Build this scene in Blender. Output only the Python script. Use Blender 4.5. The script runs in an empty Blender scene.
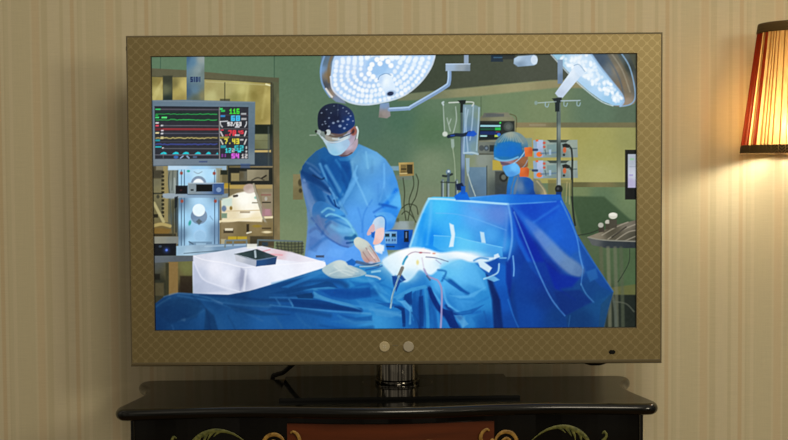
import bpy, bmesh, math, random
import numpy as np
from mathutils import Vector, Matrix

random.seed(7)
scn = bpy.context.scene
COL = scn.collection
R = math.radians

# ------------------------------------------------------------------ camera, world, light, exposure
cam_data = bpy.data.cameras.new('camera')
cam_data.sensor_width = 36.0
cam_data.lens = 1230.0 * 36.0 / 788.0
cam = bpy.data.objects.new('camera', cam_data)
COL.objects.link(cam)
cam.matrix_world = (Matrix.Translation((0, -2.83, 1.274)) @ Matrix.Rotation(R(87.5), 4, 'X')
                    @ Matrix.Rotation(R(-0.38), 4, 'Z'))
scn.camera = cam

world = bpy.data.worlds.new('room_world')
scn.world = world
world.use_nodes = True
wnt = world.node_tree
wb = wnt.nodes['Background']
wb.inputs['Strength'].default_value = 1.0
wtc = wnt.nodes.new('ShaderNodeTexCoord')
wsep = wnt.nodes.new('ShaderNodeSeparateXYZ')
wnt.links.new(wtc.outputs['Generated'], wsep.inputs[0])
wramp = wnt.nodes.new('ShaderNodeValToRGB')             # dim floor and furniture below, pale ceiling above
wmr = wnt.nodes.new('ShaderNodeMapRange')
wmr.inputs[1].default_value = -1.0
wmr.inputs[2].default_value = 1.0
wnt.links.new(wsep.outputs[2], wmr.inputs[0])
wnt.links.new(wmr.outputs[0], wramp.inputs[0])
WE = wramp.color_ramp.elements
WE[0].position, WE[0].color = 0.30, (0.06, 0.053, 0.04, 1)
WE[1].position, WE[1].color = 0.80, (0.45, 0.405, 0.32, 1)
e = WE.new(0.52); e.color = (0.205, 0.184, 0.145, 1)
wmap = wnt.nodes.new('ShaderNodeMapping')
wmap.inputs['Scale'].default_value = (3.2, 3.2, 0.35)
wnt.links.new(wtc.outputs['Generated'], wmap.inputs['Vector'])
wno = wnt.nodes.new('ShaderNodeTexNoise')
wno.inputs['Scale'].default_value = 1.6
wno.inputs['Detail'].default_value = 2.0
wnt.links.new(wmap.outputs[0], wno.inputs['Vector'])
wr2 = wnt.nodes.new('ShaderNodeValToRGB')               # noise bands in place of doorways and furniture, added to streak the chrome
wr2.color_ramp.elements[0].position, wr2.color_ramp.elements[0].color = 0.40, (0.25, 0.25, 0.25, 1)
wr2.color_ramp.elements[1].position, wr2.color_ramp.elements[1].color = 0.58, (1.35, 1.35, 1.35, 1)
wnt.links.new(wno.outputs['Fac'], wr2.inputs[0])
wmx = wnt.nodes.new('ShaderNodeMix')
wmx.data_type = 'RGBA'
wmx.blend_type = 'MULTIPLY'
wmx.inputs[0].default_value = 1.0
wnt.links.new(wramp.outputs[0], wmx.inputs[6])
wnt.links.new(wr2.outputs[0], wmx.inputs[7])
wnt.links.new(wmx.outputs[2], wb.inputs['Color'])

def area_light(name, loc, target, size, power, color):
    d = bpy.data.lights.new(name, 'AREA')
    d.shape = 'DISK'
    d.size = size
    d.energy = power
    d.color = color
    o = bpy.data.objects.new(name, d)
    COL.objects.link(o)
    o.location = loc
    o.rotation_euler = (Vector(target) - Vector(loc)).to_track_quat('-Z', 'Y').to_euler()
    return o

area_light('unseen_overhead_fill', (0.35, -2.4, 2.5), (0.2, 0.0, 1.0), 0.8, 19.0, (1.0, 0.885, 0.68))  # unseen area light, added to fill the wall and deepen the television's shadow
area_light('unseen_sheen_light', (1.65, -2.75, 1.9), (0.8, 0.0, 1.3), 0.6, 16.5, (1.0, 0.89, 0.66))  # unseen area light, added for the bezel sheen and a brighter right side

scn.view_settings.view_transform = 'Standard'
scn.view_settings.look = 'None'
scn.view_settings.gamma = 1.0
scn.view_settings.use_curve_mapping = False
scn.view_settings.exposure = 0.0

# ------------------------------------------------------------------ helpers
def link_mesh(name, me, mat=None, parent=None, smooth=False):
    o = bpy.data.objects.new(name, me)
    COL.objects.link(o)
    if mat is not None:
        for m in (mat if isinstance(mat, (list, tuple)) else [mat]):
            me.materials.append(m)
    if parent is not None:
        o.parent = parent
    if smooth:
        for p in me.polygons:
            p.use_smooth = True
        me.set_sharp_from_angle(angle=R(38))
    return o

def from_bm(name, bm, mat=None, parent=None, smooth=False):
    bmesh.ops.recalc_face_normals(bm, faces=bm.faces)
    me = bpy.data.meshes.new(name)
    bm.to_mesh(me)
    bm.free()
    return link_mesh(name, me, mat, parent, smooth)

def bm_box(bm, x0, x1, y0, y1, z0, z1):
    v = [bm.verts.new((x, y, z)) for x in (x0, x1) for y in (y0, y1) for z in (z0, z1)]
    for f in ((0, 1, 3, 2), (4, 6, 7, 5), (0, 4, 5, 1), (2, 3, 7, 6), (0, 2, 6, 4), (1, 5, 7, 3)):
        bm.faces.new([v[i] for i in f])

def box(name, b, mat, parent=None, bevel=0.0, seg=2):
    bm = bmesh.new()
    bm_box(bm, *b)
    if bevel:
        bmesh.ops.bevel(bm, geom=bm.edges[:], offset=bevel, segments=seg, affect='EDGES', profile=0.5)
    return from_bm(name, bm, mat, parent, smooth=False)

def lathe(name, prof, mat, parent=None, n=64, center=(0, 0, 0), closed=False):
    """prof: list of (radius, z)"""
    bm = bmesh.new()
    rings = []
    for r, z in prof:
        if r < 1e-6:
            rings.append([bm.verts.new((center[0], center[1], center[2] + z))])
        else:
            rings.append([bm.verts.new((center[0] + r * math.cos(2 * math.pi * i / n),
                                        center[1] + r * math.sin(2 * math.pi * i / n), center[2] + z)) for i in range(n)])
    pairs = list(zip(rings, rings[1:]))
    if closed:
        pairs.append((rings[-1], rings[0]))
    for a, b in pairs:
        for i in range(n):
            j = (i + 1) % n
            vs = ([a[0]] if len(a) == 1 else [a[i], a[j]]) + ([b[0]] if len(b) == 1 else [b[j], b[i]])
            if len(vs) >= 3:
                bm.faces.new(vs)
    return from_bm(name, bm, mat, parent, smooth=True)

def catmull(pts, k=8, closed=False):
    P = [np.array(p, float) for p in pts]
    n = len(P)
    out = []
    rng = range(n) if closed else range(n - 1)
    for i in rng:
        if closed:
            a, b, c, d = P[i - 1], P[i], P[(i + 1) % n], P[(i + 2) % n]
        else:
            a, b, c, d = P[max(i - 1, 0)], P[i], P[i + 1], P[min(i + 2, n - 1)]
        for s in range(k):
            t = s / k
            out.append(0.5 * ((2 * b) + (c - a) * t + (2 * a - 5 * b + 4 * c - d) * t * t + (3 * b - a - 3 * c + d) * t ** 3))
    if not closed:
        out.append(P[-1])
    return out

def tube(name, pts, rad, mat, parent=None, n=12, k=8, flat=1.0):
    """swept round tube; rad = float or list per control point"""
    path = [Vector(p) for p in catmull(pts, k)]
    m = len(path)
    if isinstance(rad, (int, float)):
        rads = [rad] * m
    else:
        rads = list(np.interp(np.linspace(0, len(rad) - 1, m), range(len(rad)), rad))
    bm = bmesh.new()
    rings = []
    up = Vector((0.0123, 1, 0.017)).normalized()
    for i, p in enumerate(path):
        t = (path[min(i + 1, m - 1)] - path[max(i - 1, 0)]).normalized()
        a = t.cross(up)
        if a.length < 1e-3:
            a = t.cross(Vector((1, 0, 0)))
        a.normalize()
        b = t.cross(a).normalized()
        rings.append([bm.verts.new(p + a * rads[i] * math.cos(2 * math.pi * j / n) + b * rads[i] * flat * math.sin(2 * math.pi * j / n)) for j in range(n)])
    for a, b in zip(rings, rings[1:]):
        for j in range(n):
            bm.faces.new((a[j], a[(j + 1) % n], b[(j + 1) % n], b[j]))
    bm.faces.new(rings[0][::-1])
    bm.faces.new(rings[-1])
    return from_bm(name, bm, mat, parent, smooth=True)

def empty(name, loc, label, cat, group=None):
    o = bpy.data.objects.new(name, None)
    o.empty_display_size = 0.1
    COL.objects.link(o)
    o.location = loc
    o['label'] = label
    o['category'] = cat
    if group:
        o['group'] = group
    return o

def keep_world(child, parent):
    child.parent = parent
    child.matrix_parent_inverse = Matrix.Translation(-parent.location)

def lin(c):
    c = c / 255.0
    return c / 12.92 if c <= 0.04045 else ((c + 0.055) / 1.055) ** 2.4

def rgb(r, g, b):
    return (lin(r), lin(g), lin(b), 1.0)

def material(name, color=(0.5, 0.5, 0.5, 1), rough=0.5, metal=0.0, spec=0.5, coat=0.0):
    m = bpy.data.materials.new(name)
    m.use_nodes = True
    b = m.node_tree.nodes['Principled BSDF']
    b.inputs['Base Color'].default_value = color
    b.inputs['Roughness'].default_value = rough
    b.inputs['Metallic'].default_value = metal
    b.inputs['Specular IOR Level'].default_value = spec
    b.inputs['Coat Weight'].default_value = coat
    b.inputs['Coat Roughness'].default_value = 0.08
    return m

class NT:
    """small node-building helper"""
    def __init__(self, mat):
        self.t = mat.node_tree
        self.b = self.t.nodes['Principled BSDF']
    def n(self, typ, **kw):
        nd = self.t.nodes.new(typ)
        for k, v in kw.items():
            setattr(nd, k, v)
        return nd
    def l(self, a, b):
        self.t.links.new(a, b)
    def math(self, op, a, b=None, c=None):
        nd = self.n('ShaderNodeMath', operation=op)
        for i, v in enumerate((a, b, c)):
            if v is None:
                continue
            if isinstance(v, (int, float)):
                nd.inputs[i].default_value = v
            else:
                self.l(v, nd.inputs[i])
        return nd.outputs[0]
    def ramp(self, fac, stops, interp='LINEAR'):
        nd = self.n('ShaderNodeValToRGB')
        cr = nd.color_ramp
        cr.interpolation = interp
        while len(cr.elements) < len(stops):
            cr.elements.new(0.5)
        for e, (p, c) in zip(cr.elements, stops):
            e.position = p
            e.color = c
        self.l(fac, nd.inputs[0])
        return nd.outputs[0]
    def mix(self, fac, a, b, blend='MIX'):
        nd = self.n('ShaderNodeMix', data_type='RGBA', blend_type=blend)
        if isinstance(fac, (int, float)):
            nd.inputs[0].default_value = fac
        else:
            self.l(fac, nd.inputs[0])
        for i, v in ((6, a), (7, b)):
            if isinstance(v, tuple):
                nd.inputs[i].default_value = v
            else:
                self.l(v, nd.inputs[i])
        return nd.outputs[2]
    def noise(self, vec, scale, detail=2.0):
        nd = self.n('ShaderNodeTexNoise')
        nd.inputs['Scale'].default_value = scale
        nd.inputs['Detail'].default_value = detail
        if vec is not None:
            self.l(vec, nd.inputs['Vector'])
        return nd.outputs['Fac']
    def mapped(self, scale=(1, 1, 1), coord='Object'):
        tc = self.n('ShaderNodeTexCoord')
        mp = self.n('ShaderNodeMapping')
        mp.inputs['Scale'].default_value = scale
        self.l(tc.outputs[coord], mp.inputs['Vector'])
        return mp.outputs[0]

# ------------------------------------------------------------------ materials
def wallpaper():
    m = material('striped_wallpaper', rough=0.75, spec=0.2)
    t = NT(m)
    tc = t.n('ShaderNodeTexCoord')
    sp = t.n('ShaderNodeSeparateXYZ')
    t.l(tc.outputs['Object'], sp.inputs[0])
    P = 0.1702
    u = t.math('FRACT', t.math('DIVIDE', t.math('ADD', sp.outputs[0], 0.8723 + P * 20), P))
    base, light, orange, dark = rgb(206, 196, 164), rgb(212, 201, 171), rgb(209, 193, 159), rgb(203, 192, 159)
    w = 73.5
    st = []
    def band(a, b, c, e=0.9):
        st.append(((a + e / 2) / w, c)); st.append(((b - e / 2) / w, c))
    band(0, 18, base); band(18, 20, light); band(20, 27.5, orange); band(27.5, 29.5, light); band(29.5, 35.5, dark)
    band(35.5, 47.5, light); band(47.5, 51, dark); band(51, 58, light); band(58, 62, rgb(205, 187, 152)); band(62, 65, light)
    band(65, 66.5, dark); band(66.5, 70, base); band(70, 73.5, light)
    c1 = t.ramp(u, st[:len(st)])
    # woven horizontal threads
    n1 = t.noise(t.mapped((25, 1, 620)), 1.0, 2.0)
    n2 = t.noise(t.mapped((420, 1, 14)), 1.0, 2.0)
    thr = t.math('MULTIPLY_ADD', n1, 0.16, 0.92)
    thr2 = t.math('MULTIPLY_ADD', n2, 0.10, 0.95)
    tot = t.math('MULTIPLY', thr, thr2)
    cb = t.n('ShaderNodeCombineColor')
    for i in range(3):
        t.l(tot, cb.inputs[i])
    c2 = t.mix(1.0, c1, cb.outputs[0], 'MULTIPLY')
    t.l(c2, t.b.inputs['Base Color'])
    bp = t.n('ShaderNodeBump')
    bp.inputs['Strength'].default_value = 0.08
    bp.inputs['Distance'].default_value = 0.001
    t.l(n1, bp.inputs['Height'])
    t.l(bp.outputs[0], t.b.inputs['Normal'])
    return m

def trellis():
    """gold bezel print: rounded cells between a light diagonal lattice"""
    m = material('trellis_print', rough=0.42, metal=0.55, spec=0.4)
    t = NT(m)
    tc = t.n('ShaderNodeTexCoord')
    sp = t.n('ShaderNodeSeparateXYZ')
    t.l(tc.outputs['Object'], sp.inputs[0])
    p = 0.0219
    a = t.math('DIVIDE', t.math('ADD', t.math('ADD', sp.outputs[0], sp.outputs[2]), 0.0046), p)
    b = t.math('DIVIDE', t.math('ADD', t.math('SUBTRACT', sp.outputs[0], sp.outputs[2]), 0.0126), p)
    def cell(v):
        return t.math('ABSOLUTE', t.math('SUBTRACT', t.math('FRACT', t.math('ADD', v, 100.0)), 0.5))
    ca, cbv = cell(a), cell(b)
    s = t.math('POWER', t.math('ADD', t.math('POWER', ca, 3.2), t.math('POWER', cbv, 3.2)), 1 / 3.2)
    line = t.n('ShaderNodeMapRange', interpolation_type='SMOOTHSTEP')
    line.inputs[1].default_value = 0.40
    line.inputs[2].default_value = 0.52
    t.l(s, line.inputs[0])
    # little knots where the lattice crosses
    col = t.mix(line.outputs[0], rgb(141, 126, 86), rgb(159, 144, 104))
    nz = t.noise(t.mapped((1, 1, 1)), 900.0, 1.0)
    g = t.math('MULTIPLY_ADD', nz, 0.16, 0.92)
    cc = t.n('ShaderNodeCombineColor')
    for i in range(3):
        t.l(g, cc.inputs[i])
    t.l(t.mix(1.0, col, cc.outputs[0], 'MULTIPLY'), t.b.inputs['Base Color'])
    return m

M = {}
M['wallpaper'] = wallpaper()
M['trellis'] = trellis()
M['bezel_edge'] = material('bezel_edge_metal', rgb(104, 94, 70), 0.38, 0.0, 0.4)
M['black_plastic'] = material('black_plastic', rgb(20, 19, 18), 0.45)
M['black_glass'] = material('black_glass', rgb(14, 14, 13), 0.06, 0.0, 0.6)
M['chrome'] = material('chrome', rgb(168, 162, 152), 0.08, 1.0)
M['button_silver'] = material('silver_button', rgb(188, 180, 160), 0.35, 0.25)
M['button_clear'] = material('clear_button', rgb(196, 182, 146), 0.3, 0.1)
M['button_mark'] = material('button_mark', rgb(205, 196, 172), 0.4)
M['print_grey'] = material('grey_print', rgb(120, 112, 88), 0.5)
M['cable'] = material('black_cable', rgb(12, 12, 12), 0.5)

def lacquer():
    m = material('black_lacquer', rgb(12, 12, 11), 0.15, 0.0, 0.42)
    t = NT(m)
    n = t.noise(t.mapped((6, 40, 40)), 1.0, 4.0)
    t.l(t.ramp(n, [(0.3, rgb(4, 5, 4)), (0.75, rgb(9, 9, 7))]), t.b.inputs['Base Color'])
    n2 = t.noise(t.mapped((14, 14, 14)), 1.0, 3.0)
    t.l(t.math('MULTIPLY_ADD', n2, 0.12, 0.09), t.b.inputs['Roughness'])
    return m
M['lacquer'] = lacquer()

def mahogany():
    m = material('red_brown_panel', rough=0.35, spec=0.4)
    t = NT(m)
    n = t.noise(t.mapped((3, 30, 60)), 1.0, 5.0)
    t.l(t.ramp(n, [(0.25, rgb(74, 34, 14)), (0.75, rgb(104, 48, 20))]), t.b.inputs['Base Color'])
    return m
M['mahogany'] = mahogany()

def paint(name, c1, c2):
    m = material(name, rough=0.5, spec=0.4)
    t = NT(m)
    n = t.noise(t.mapped((1, 1, 1)), 160.0, 3.0)
    t.l(t.ramp(n, [(0.3, c1), (0.7, c2)]), t.b.inputs['Base Color'])
    return m
M['gold_paint'] = paint('gold_paint', rgb(116, 84, 34), rgb(178, 140, 66))
M['green_paint'] = paint('green_gold_paint', rgb(58, 66, 30), rgb(122, 122, 60))

def pleat_fabric(name, c, thr):
    m = bpy.data.materials.new(name)
    m.use_nodes = True
    nt = m.node_tree
    t = NT.__new__(NT)
    t.t = nt
    nt.nodes.remove(nt.nodes['Principled BSDF'])
    n = t.noise(t.mapped((260, 260, 6)), 1.0, 3.0)
    def weave(q):
        return t.ramp(n, [(0.3, (q[0] * 0.74, q[1] * 0.68, q[2] * 0.6, 1)), (0.7, q)])
    d = t.n('ShaderNodeBsdfDiffuse')
    tr = t.n('ShaderNodeBsdfTranslucent')
    t.l(weave(c), d.inputs[0])
    t.l(weave(thr), tr.inputs[0])
    mx = t.n('ShaderNodeMixShader')
    mx.inputs[0].default_value = 0.5
    t.l(d.outputs[0], mx.inputs[1])
    t.l(tr.outputs[0], mx.inputs[2])
    rf = t.n('ShaderNodeBsdfRefraction')
    rf.inputs['IOR'].default_value = 1.22
    rf.inputs['Roughness'].default_value = 0.8
    rf.inputs['Color'].default_value = (1.0, 0.74, 0.36, 1)
    m2 = t.n('ShaderNodeMixShader')
    m2.inputs[0].default_value = 0.02
    t.l(mx.outputs[0], m2.inputs[1])
    t.l(rf.outputs[0], m2.inputs[2])
    t.l(m2.outputs[0], nt.nodes['Material Output'].inputs[0])
    return m
M['shade_cream'] = pleat_fabric('cream_pleat_fabric', (0.60, 0.40, 0.17, 1), (0.70, 0.43, 0.15, 1))
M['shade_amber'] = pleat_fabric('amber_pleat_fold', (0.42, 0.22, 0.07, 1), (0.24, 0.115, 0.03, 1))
M['shade_red'] = pleat_fabric('red_pleat_fabric', (0.36, 0.025, 0.01, 1), (0.12, 0.010, 0.0035, 1))

def braid():
    m = material('dark_braid_trim', rough=0.8, spec=0.2)
    t = NT(m)
    tc = t.n('ShaderNodeTexCoord')
    sp = t.n('ShaderNodeSeparateXYZ')
    t.l(tc.outputs['Object'], sp.inputs[0])
    ang = t.math('ARCTAN2', sp.outputs[1], sp.outputs[0])
    a = t.math('MULTIPLY', ang, 5.4)
    tri = t.math('PINGPONG', a, 0.5)
    zz = t.math('MULTIPLY', sp.outputs[2], 48.0)
    d = t.math('PINGPONG', t.math('ADD', zz, tri), 0.16)
    t.l(t.ramp(d, [(0.05, rgb(54, 39, 19)), (0.14, rgb(124, 98, 56))]), t.b.inputs['Base Color'])
    bp = t.n('ShaderNodeBump')
    bp.inputs['Strength'].default_value = 0.5
    bp.inputs['Distance'].default_value = 0.002
    t.l(d, bp.inputs['Height'])
    t.l(bp.outputs[0], t.b.inputs['Normal'])
    return m
M['braid'] = braid()
M['brass'] = material('aged_brass', rgb(150, 112, 56), 0.3, 1.0)
M['ivory'] = material('ivory_candle_sleeve', rgb(225, 215, 190), 0.5)

def carpet():
    m = material('brown_carpet', rough=0.95, spec=0.1)
    t = NT(m)
    n = t.noise(t.mapped((1, 1, 1)), 120.0, 4.0)
    t.l(t.ramp(n, [(0.3, rgb(96, 74, 50)), (0.7, rgb(132, 106, 76))]), t.b.inputs['Base Color'])
    return m
M['carpet'] = carpet()
M['white_paint'] = material('cream_trim_paint', rgb(222, 212, 188), 0.5)

# ------------------------------------------------------------------ setting
def structure(o):
    o['kind'] = 'structure'
    return o

structure(box('wall_back', (-2.2, 2.2, 0.0, 0.1, 0.0, 2.7), M['wallpaper']))
structure(box('floor', (-2.2, 2.2, -3.6, 0.1, -0.1, 0.0), M['carpet']))
structure(box('baseboard_back', (-2.2, 2.2, -0.018, 0.0, 0.0, 0.12), M['white_paint'], bevel=0.004))

LAMP_GLOW = 165.0
# ------------------------------------------------------------------ the picture on the screen
PX0, PY0, PX1, PY1, PS = 149, 51, 639, 333, 2
class Pic:
    def __init__(s):
        s.h, s.w = (PY1 - PY0) * PS, (PX1 - PX0) * PS
        yy, xx = np.mgrid[0:s.h, 0:s.w]
        s.X = PX0 + (xx + 0.5) / PS
        s.Y = PY0 + (yy + 0.5) / PS
        s.c = np.zeros((s.h, s.w, 3))
    def win(s, x0, y0, x1, y1):
        a = max(0, int((x0 - PX0) * PS)); b = min(s.w, int((x1 - PX0) * PS) + 2)
        c = max(0, int((y0 - PY0) * PS)); d = min(s.h, int((y1 - PY0) * PS) + 2)
        return (slice(c, d), slice(a, b)) if b > a and d > c else None
    def colour(s, col, w):
        if isinstance(col, tuple):
            return np.array(col, float)
        X, Y = s.X[w], s.Y[w]
        num = 0; den = 0
        for x, y, q in col:
            k = 1.0 / (((X - x) ** 2 + (Y - y) ** 2) + 4.0) ** 1.4
            num = num + k[..., None] * np.array(q, float)
            den = den + k
        return num / den[..., None]
    def blend(s, w, m, col, a):
        m = (m * a)[..., None]
        s.c[w] = s.c[w] * (1 - m) + s.colour(col, w) * m
    def P(s, pts, col, a=1.0, soft=0.7, smooth=False):
        if smooth:
            pts = [tuple(p) for p in catmull(pts, 5, closed=True)]
        xs = [p[0] for p in pts]; ys = [p[1] for p in pts]
        w = s.win(min(xs) - soft - 1, min(ys) - soft - 1, max(xs) + soft + 1, max(ys) + soft + 1)
        if w is None: return
        X, Y = s.X[w], s.Y[w]
        ins = np.zeros(X.shape, bool)
        d2 = np.full(X.shape, 1e9)
        n = len(pts)
        for i in range(n):
            (x0, y0), (x1, y1) = pts[i], pts[(i + 1) % n]
            if y0 != y1:
                cr = ((y0 > Y) != (y1 > Y)) & (X < (x1 - x0) * (Y - y0) / (y1 - y0) + x0)
                ins ^= cr
            dx, dy = x1 - x0, y1 - y0
            L = dx * dx + dy * dy
            t = np.clip(((X - x0) * dx + (Y - y0) * dy) / L, 0, 1) if L > 0 else 0
            d2 = np.minimum(d2, (X - x0 - t * dx) ** 2 + (Y - y0 - t * dy) ** 2)
        sd = np.sqrt(d2) * np.where(ins, 1, -1)
        m = np.clip(0.5 + sd / (2 * soft), 0, 1)
        m = m * m * (3 - 2 * m)
        s.blend(w, m, col, a)
    def R(s, x0, y0, x1, y1, col, a=1.0, soft=0.5):
        s.P([(x0, y0), (x1, y0), (x1, y1), (x0, y1)], col, a, soft)
    def S(s, pts, wd, col, a=1.0, soft=0.5, smooth=True):
        """stroke; wd = width or (start, end)"""
        if smooth and len(pts) > 2:
            pts = [tuple(p) for p in catmull(pts, 5)]
        w0, w1 = (wd, wd) if not isinstance(wd, tuple) else wd
        mw = max(w0, w1)
        xs = [p[0] for p in pts]; ys = [p[1] for p in pts]
        pad = mw / 2 + soft + 1
        w = s.win(min(xs) - pad, min(ys) - pad, max(xs) + pad, max(ys) + pad)
        if w is None: return
        X, Y = s.X[w], s.Y[w]
        best = np.full(X.shape, -1e9)
        n = len(pts) - 1
        for i in range(n):
            (x0, y0), (x1, y1) = pts[i], pts[i + 1]
            dx, dy = x1 - x0, y1 - y0
            L = dx * dx + dy * dy
            t = np.clip(((X - x0) * dx + (Y - y0) * dy) / L, 0, 1) if L > 0 else np.zeros(X.shape)
            d = np.sqrt((X - x0 - t * dx) ** 2 + (Y - y0 - t * dy) ** 2)
            wl = w0 + (w1 - w0) * (i + t) / n
            best = np.maximum(best, wl / 2 - d)
        m = np.clip(0.5 + best / (2 * soft), 0, 1)
        m = m * m * (3 - 2 * m)
        s.blend(w, m, col, a)
    def E(s, cx, cy, rx, ry, col, a=1.0, soft=0.5, rot=0):
        c, q = math.cos(R(rot)), math.sin(R(rot))
        r = max(rx, ry) + soft + 1
        w = s.win(cx - r, cy - r, cx + r, cy + r)
        if w is None: return
        X, Y = s.X[w] - cx, s.Y[w] - cy
        u, v = (X * c + Y * q) / rx, (-X * q + Y * c) / ry
        d = (1 - np.sqrt(u * u + v * v)) * min(rx, ry)
        m = np.clip(0.5 + d / (2 * soft), 0, 1)
        s.blend(w, m * m * (3 - 2 * m), col, a)
    def G(s, cx, cy, rx, ry, col, a=1.0, rot=0):
        c, q = math.cos(R(rot)), math.sin(R(rot))
        r = max(rx, ry) * 2.6
        w = s.win(cx - r, cy - r, cx + r, cy + r)
        if w is None: return
        X, Y = s.X[w] - cx, s.Y[w] - cy
        u, v = (X * c + Y * q) / rx, (-X * q + Y * c) / ry
        s.blend(w, np.exp(-(u * u + v * v) * 1.2), col, a)
    def T(s, x, y, h, txt, col, a=1.0, wf=0.62, soft=0.35):
        """seven-bar style small lettering from 3x5 cells"""
        F = {'0': '757', '1': 'I', '2': '', }
        glyph = {'0': '111101101101111', '1': '010110010010111', '2': '111001111100111', '3': '111001111001111', '4': '101101111001001',
                 '5': '111100111001111', '6': '111100111101111', '7': '111001001010010', '8': '111101111101111', '9': '111101111001111',
                 '/': '001001010100100', '.': '000000000000010', '(': '011110110110011', ')': '110011011011110', 'S': '111100111001111',
                 'I': '010010010010010', 'D': '110101101101110', 'X': '111111111111111', '-': '000000111000000', ' ': '0' * 15}
        cw = h * wf / 3; ch = h / 5
        for ch_ in txt:
            g = glyph.get(ch_, glyph['X'])
            for k in range(15):
                if g[k] == '1':
                    cx, cy = x + (k % 3) * cw, y + (k // 3) * ch
                    s.R(cx - 0.05, cy - 0.05, cx + cw + 0.05, cy + ch + 0.05, col, a, soft)
            x += h * wf + cw * 0.9

def paint_picture():
    p = Pic()
    rnd = random.Random(3)
    # ---- room behind
    p.R(140, 40, 650, 345, [(200, 62, (92, 120, 93)), (262, 66, (92, 118, 93)), (290, 60, (86, 114, 90)), (290, 130, (92, 118, 92)), (290, 200, (110, 130, 98)), (285, 240, (120, 136, 102)),
                            (370, 125, (76, 106, 90)), (400, 120, (72, 106, 86)), (392, 150, (82, 110, 90)), (430, 130, (82, 112, 82)), (430, 165, (116, 134, 106)), (425, 205, (118, 130, 104)),
                            (440, 100, (92, 118, 92)), (505, 102, (110, 130, 96)), (540, 112, (116, 132, 96)), (600, 108, (90, 114, 92)), (630, 112, (84, 104, 84)), (600, 215, (96, 116, 84))])
    p.S([(160.5, 54), (160.5, 70)], 0.8, (50, 82, 66), .8); p.S([(274.3, 54), (274.3, 78)], 0.9, (58, 88, 68), .85)
    # ceiling and cove
    p.P([(400, 50), (645, 50), (645, 82), (550, 80.5), (500, 85), (400, 95)], [(440, 62, (56, 66, 52)), (470, 80, (64, 72, 58)), (540, 66, (70, 76, 64)), (600, 60, (66, 74, 62)), (634, 72, (72, 76, 62))], soft=0.8)
    p.P([(398, 95), (430, 91.5), (500, 85), (550, 80.5), (640, 79), (640, 89), (556, 88), (480, 96), (440, 99), (398, 101)], [(420, 96, (112, 120, 92)), (480, 90, (140, 138, 102)), (520, 88, (150, 146, 108)), (550, 84, (140, 134, 98)), (634, 80, (122, 112, 78))], soft=1.4)
    p.P([(612, 68), (645, 66), (645, 90), (612, 90)], (118, 106, 70), .6, 2)
    p.S([(481, 97), (481, 124)], 0.7, (70, 88, 66), .7)
    # rail and yellow wall on the right
    p.R(515, 127, 645, 183, [(520, 150, (160, 152, 86)), (560, 134, (172, 164, 96)), (600, 150, (158, 156, 93)), (632, 140, (146, 146, 90)), (600, 176, (166, 164, 106)), (580, 132, (158, 154, 88))], soft=0.7)
    p.R(515, 122.5, 645, 127.5, [(520, 125, (134, 122, 88)), (580, 125, (106, 104, 76)), (630, 125, (112, 106, 74))], soft=0.9)
    p.S([(530, 125), (545, 125)], 2, (150, 140, 112), .6)
    p.R(572, 182, 645, 187.5, [(580, 184, (96, 94, 60)), (600, 184, (120, 112, 74)), (630, 184, (96, 100, 66))], soft=0.7)
    p.R(570, 187, 645, 335, [(580, 195, (112, 128, 88)), (600, 200, (90, 114, 84)), (630, 195, (104, 124, 88)), (590, 230, (76, 92, 66)), (625, 260, (70, 92, 62)), (634, 280, (72, 96, 64)), (612, 300, (60, 72, 52))])
    p.P([(570, 196), (604, 196.5), (630, 219), (640, 222), (640, 236), (582, 236)], (56, 79, 54), .9, 1.5)
    p.S([(574, 236), (590, 233), (600, 229)], 1.2, (40, 52, 40), .8)
    p.P([(610, 288), (645, 283), (645, 296), (612, 296)], (96, 98, 56), .9, 1)
    p.R(570, 295, 645, 335, [(600, 310, (44, 52, 42)), (632, 310, (26, 34, 30))], soft=1.0)
    # ---- doorway on the left
    p.P([(148, 68.5), (186, 70.5), (205, 72.3), (240, 75.5), (279, 78.2), (279, 84), (205, 79.5), (148, 76.5)], [(160, 73, (92, 90, 68)), (200, 76, (94, 92, 68)), (270, 80, (86, 86, 64))])
    p.P([(148, 76.3), (186, 77.8), (240, 81), (273, 83), (273, 250), (148, 250)], (62, 62, 48))
    # yellow-lit cupboards
    p.P([(150, 77), (163, 77.5), (163, 103), (150, 103)], [(153, 80, (128, 118, 66)), (158, 92, (188, 178, 112)), (161, 82, (140, 126, 70)), (153, 98, (170, 158, 92))])
    p.P([(150, 100), (162, 80), (163, 84), (154, 103)], (200, 190, 124), .5, 1)
    p.R(163, 76, 172.5, 103, [(165, 90, (96, 100, 74)), (168, 80, (54, 58, 46)), (168, 100, (36, 48, 44))], soft=.9)
    p.R(172.5, 77.5, 187, 103, [(174, 84, (120, 112, 66)), (178, 92, (174, 160, 92)), (184, 86, (196, 182, 112)), (181, 100, (150, 136, 78))], soft=.6)
    p.P([(203, 79.5), (240, 81.5), (273, 83.5), (273, 132), (203, 132)], [(208, 86, (160, 150, 96)), (212, 96, (186, 182, 124)), (221, 94, (160, 152, 98)), (228, 92, (170, 164, 108)), (234, 98, (142, 138, 80)), (242, 90, (190, 184, 118)), (246, 98, (164, 156, 92)), (254, 96, (134, 122, 62)), (262, 92, (150, 136, 74)), (268, 96, (182, 168, 100)), (262, 118, (146, 132, 70)), (268, 124, (170, 154, 92))])
    p.S([(206, 82), (272, 85.5)], 1.2, (188, 182, 132), .55); p.S([(224.8, 83), (224.8, 101)], 1.0, (74, 76, 50), .9)
    p.S([(248, 86), (246, 101)], 2.5, (200, 192, 124), .4, 1.2); p.S([(266, 88), (262, 118)], 2.5, (196, 184, 116), .35, 1.5)
    p.R(220, 99, 230, 102, (60, 62, 46), .8, .8); p.S([(266, 84.5), (271, 86)], 1.5, (240, 236, 190), .8)
    p.S([(271.5, 84), (271.5, 130)], 2.2, (44, 48, 40), .85, .7)
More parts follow.
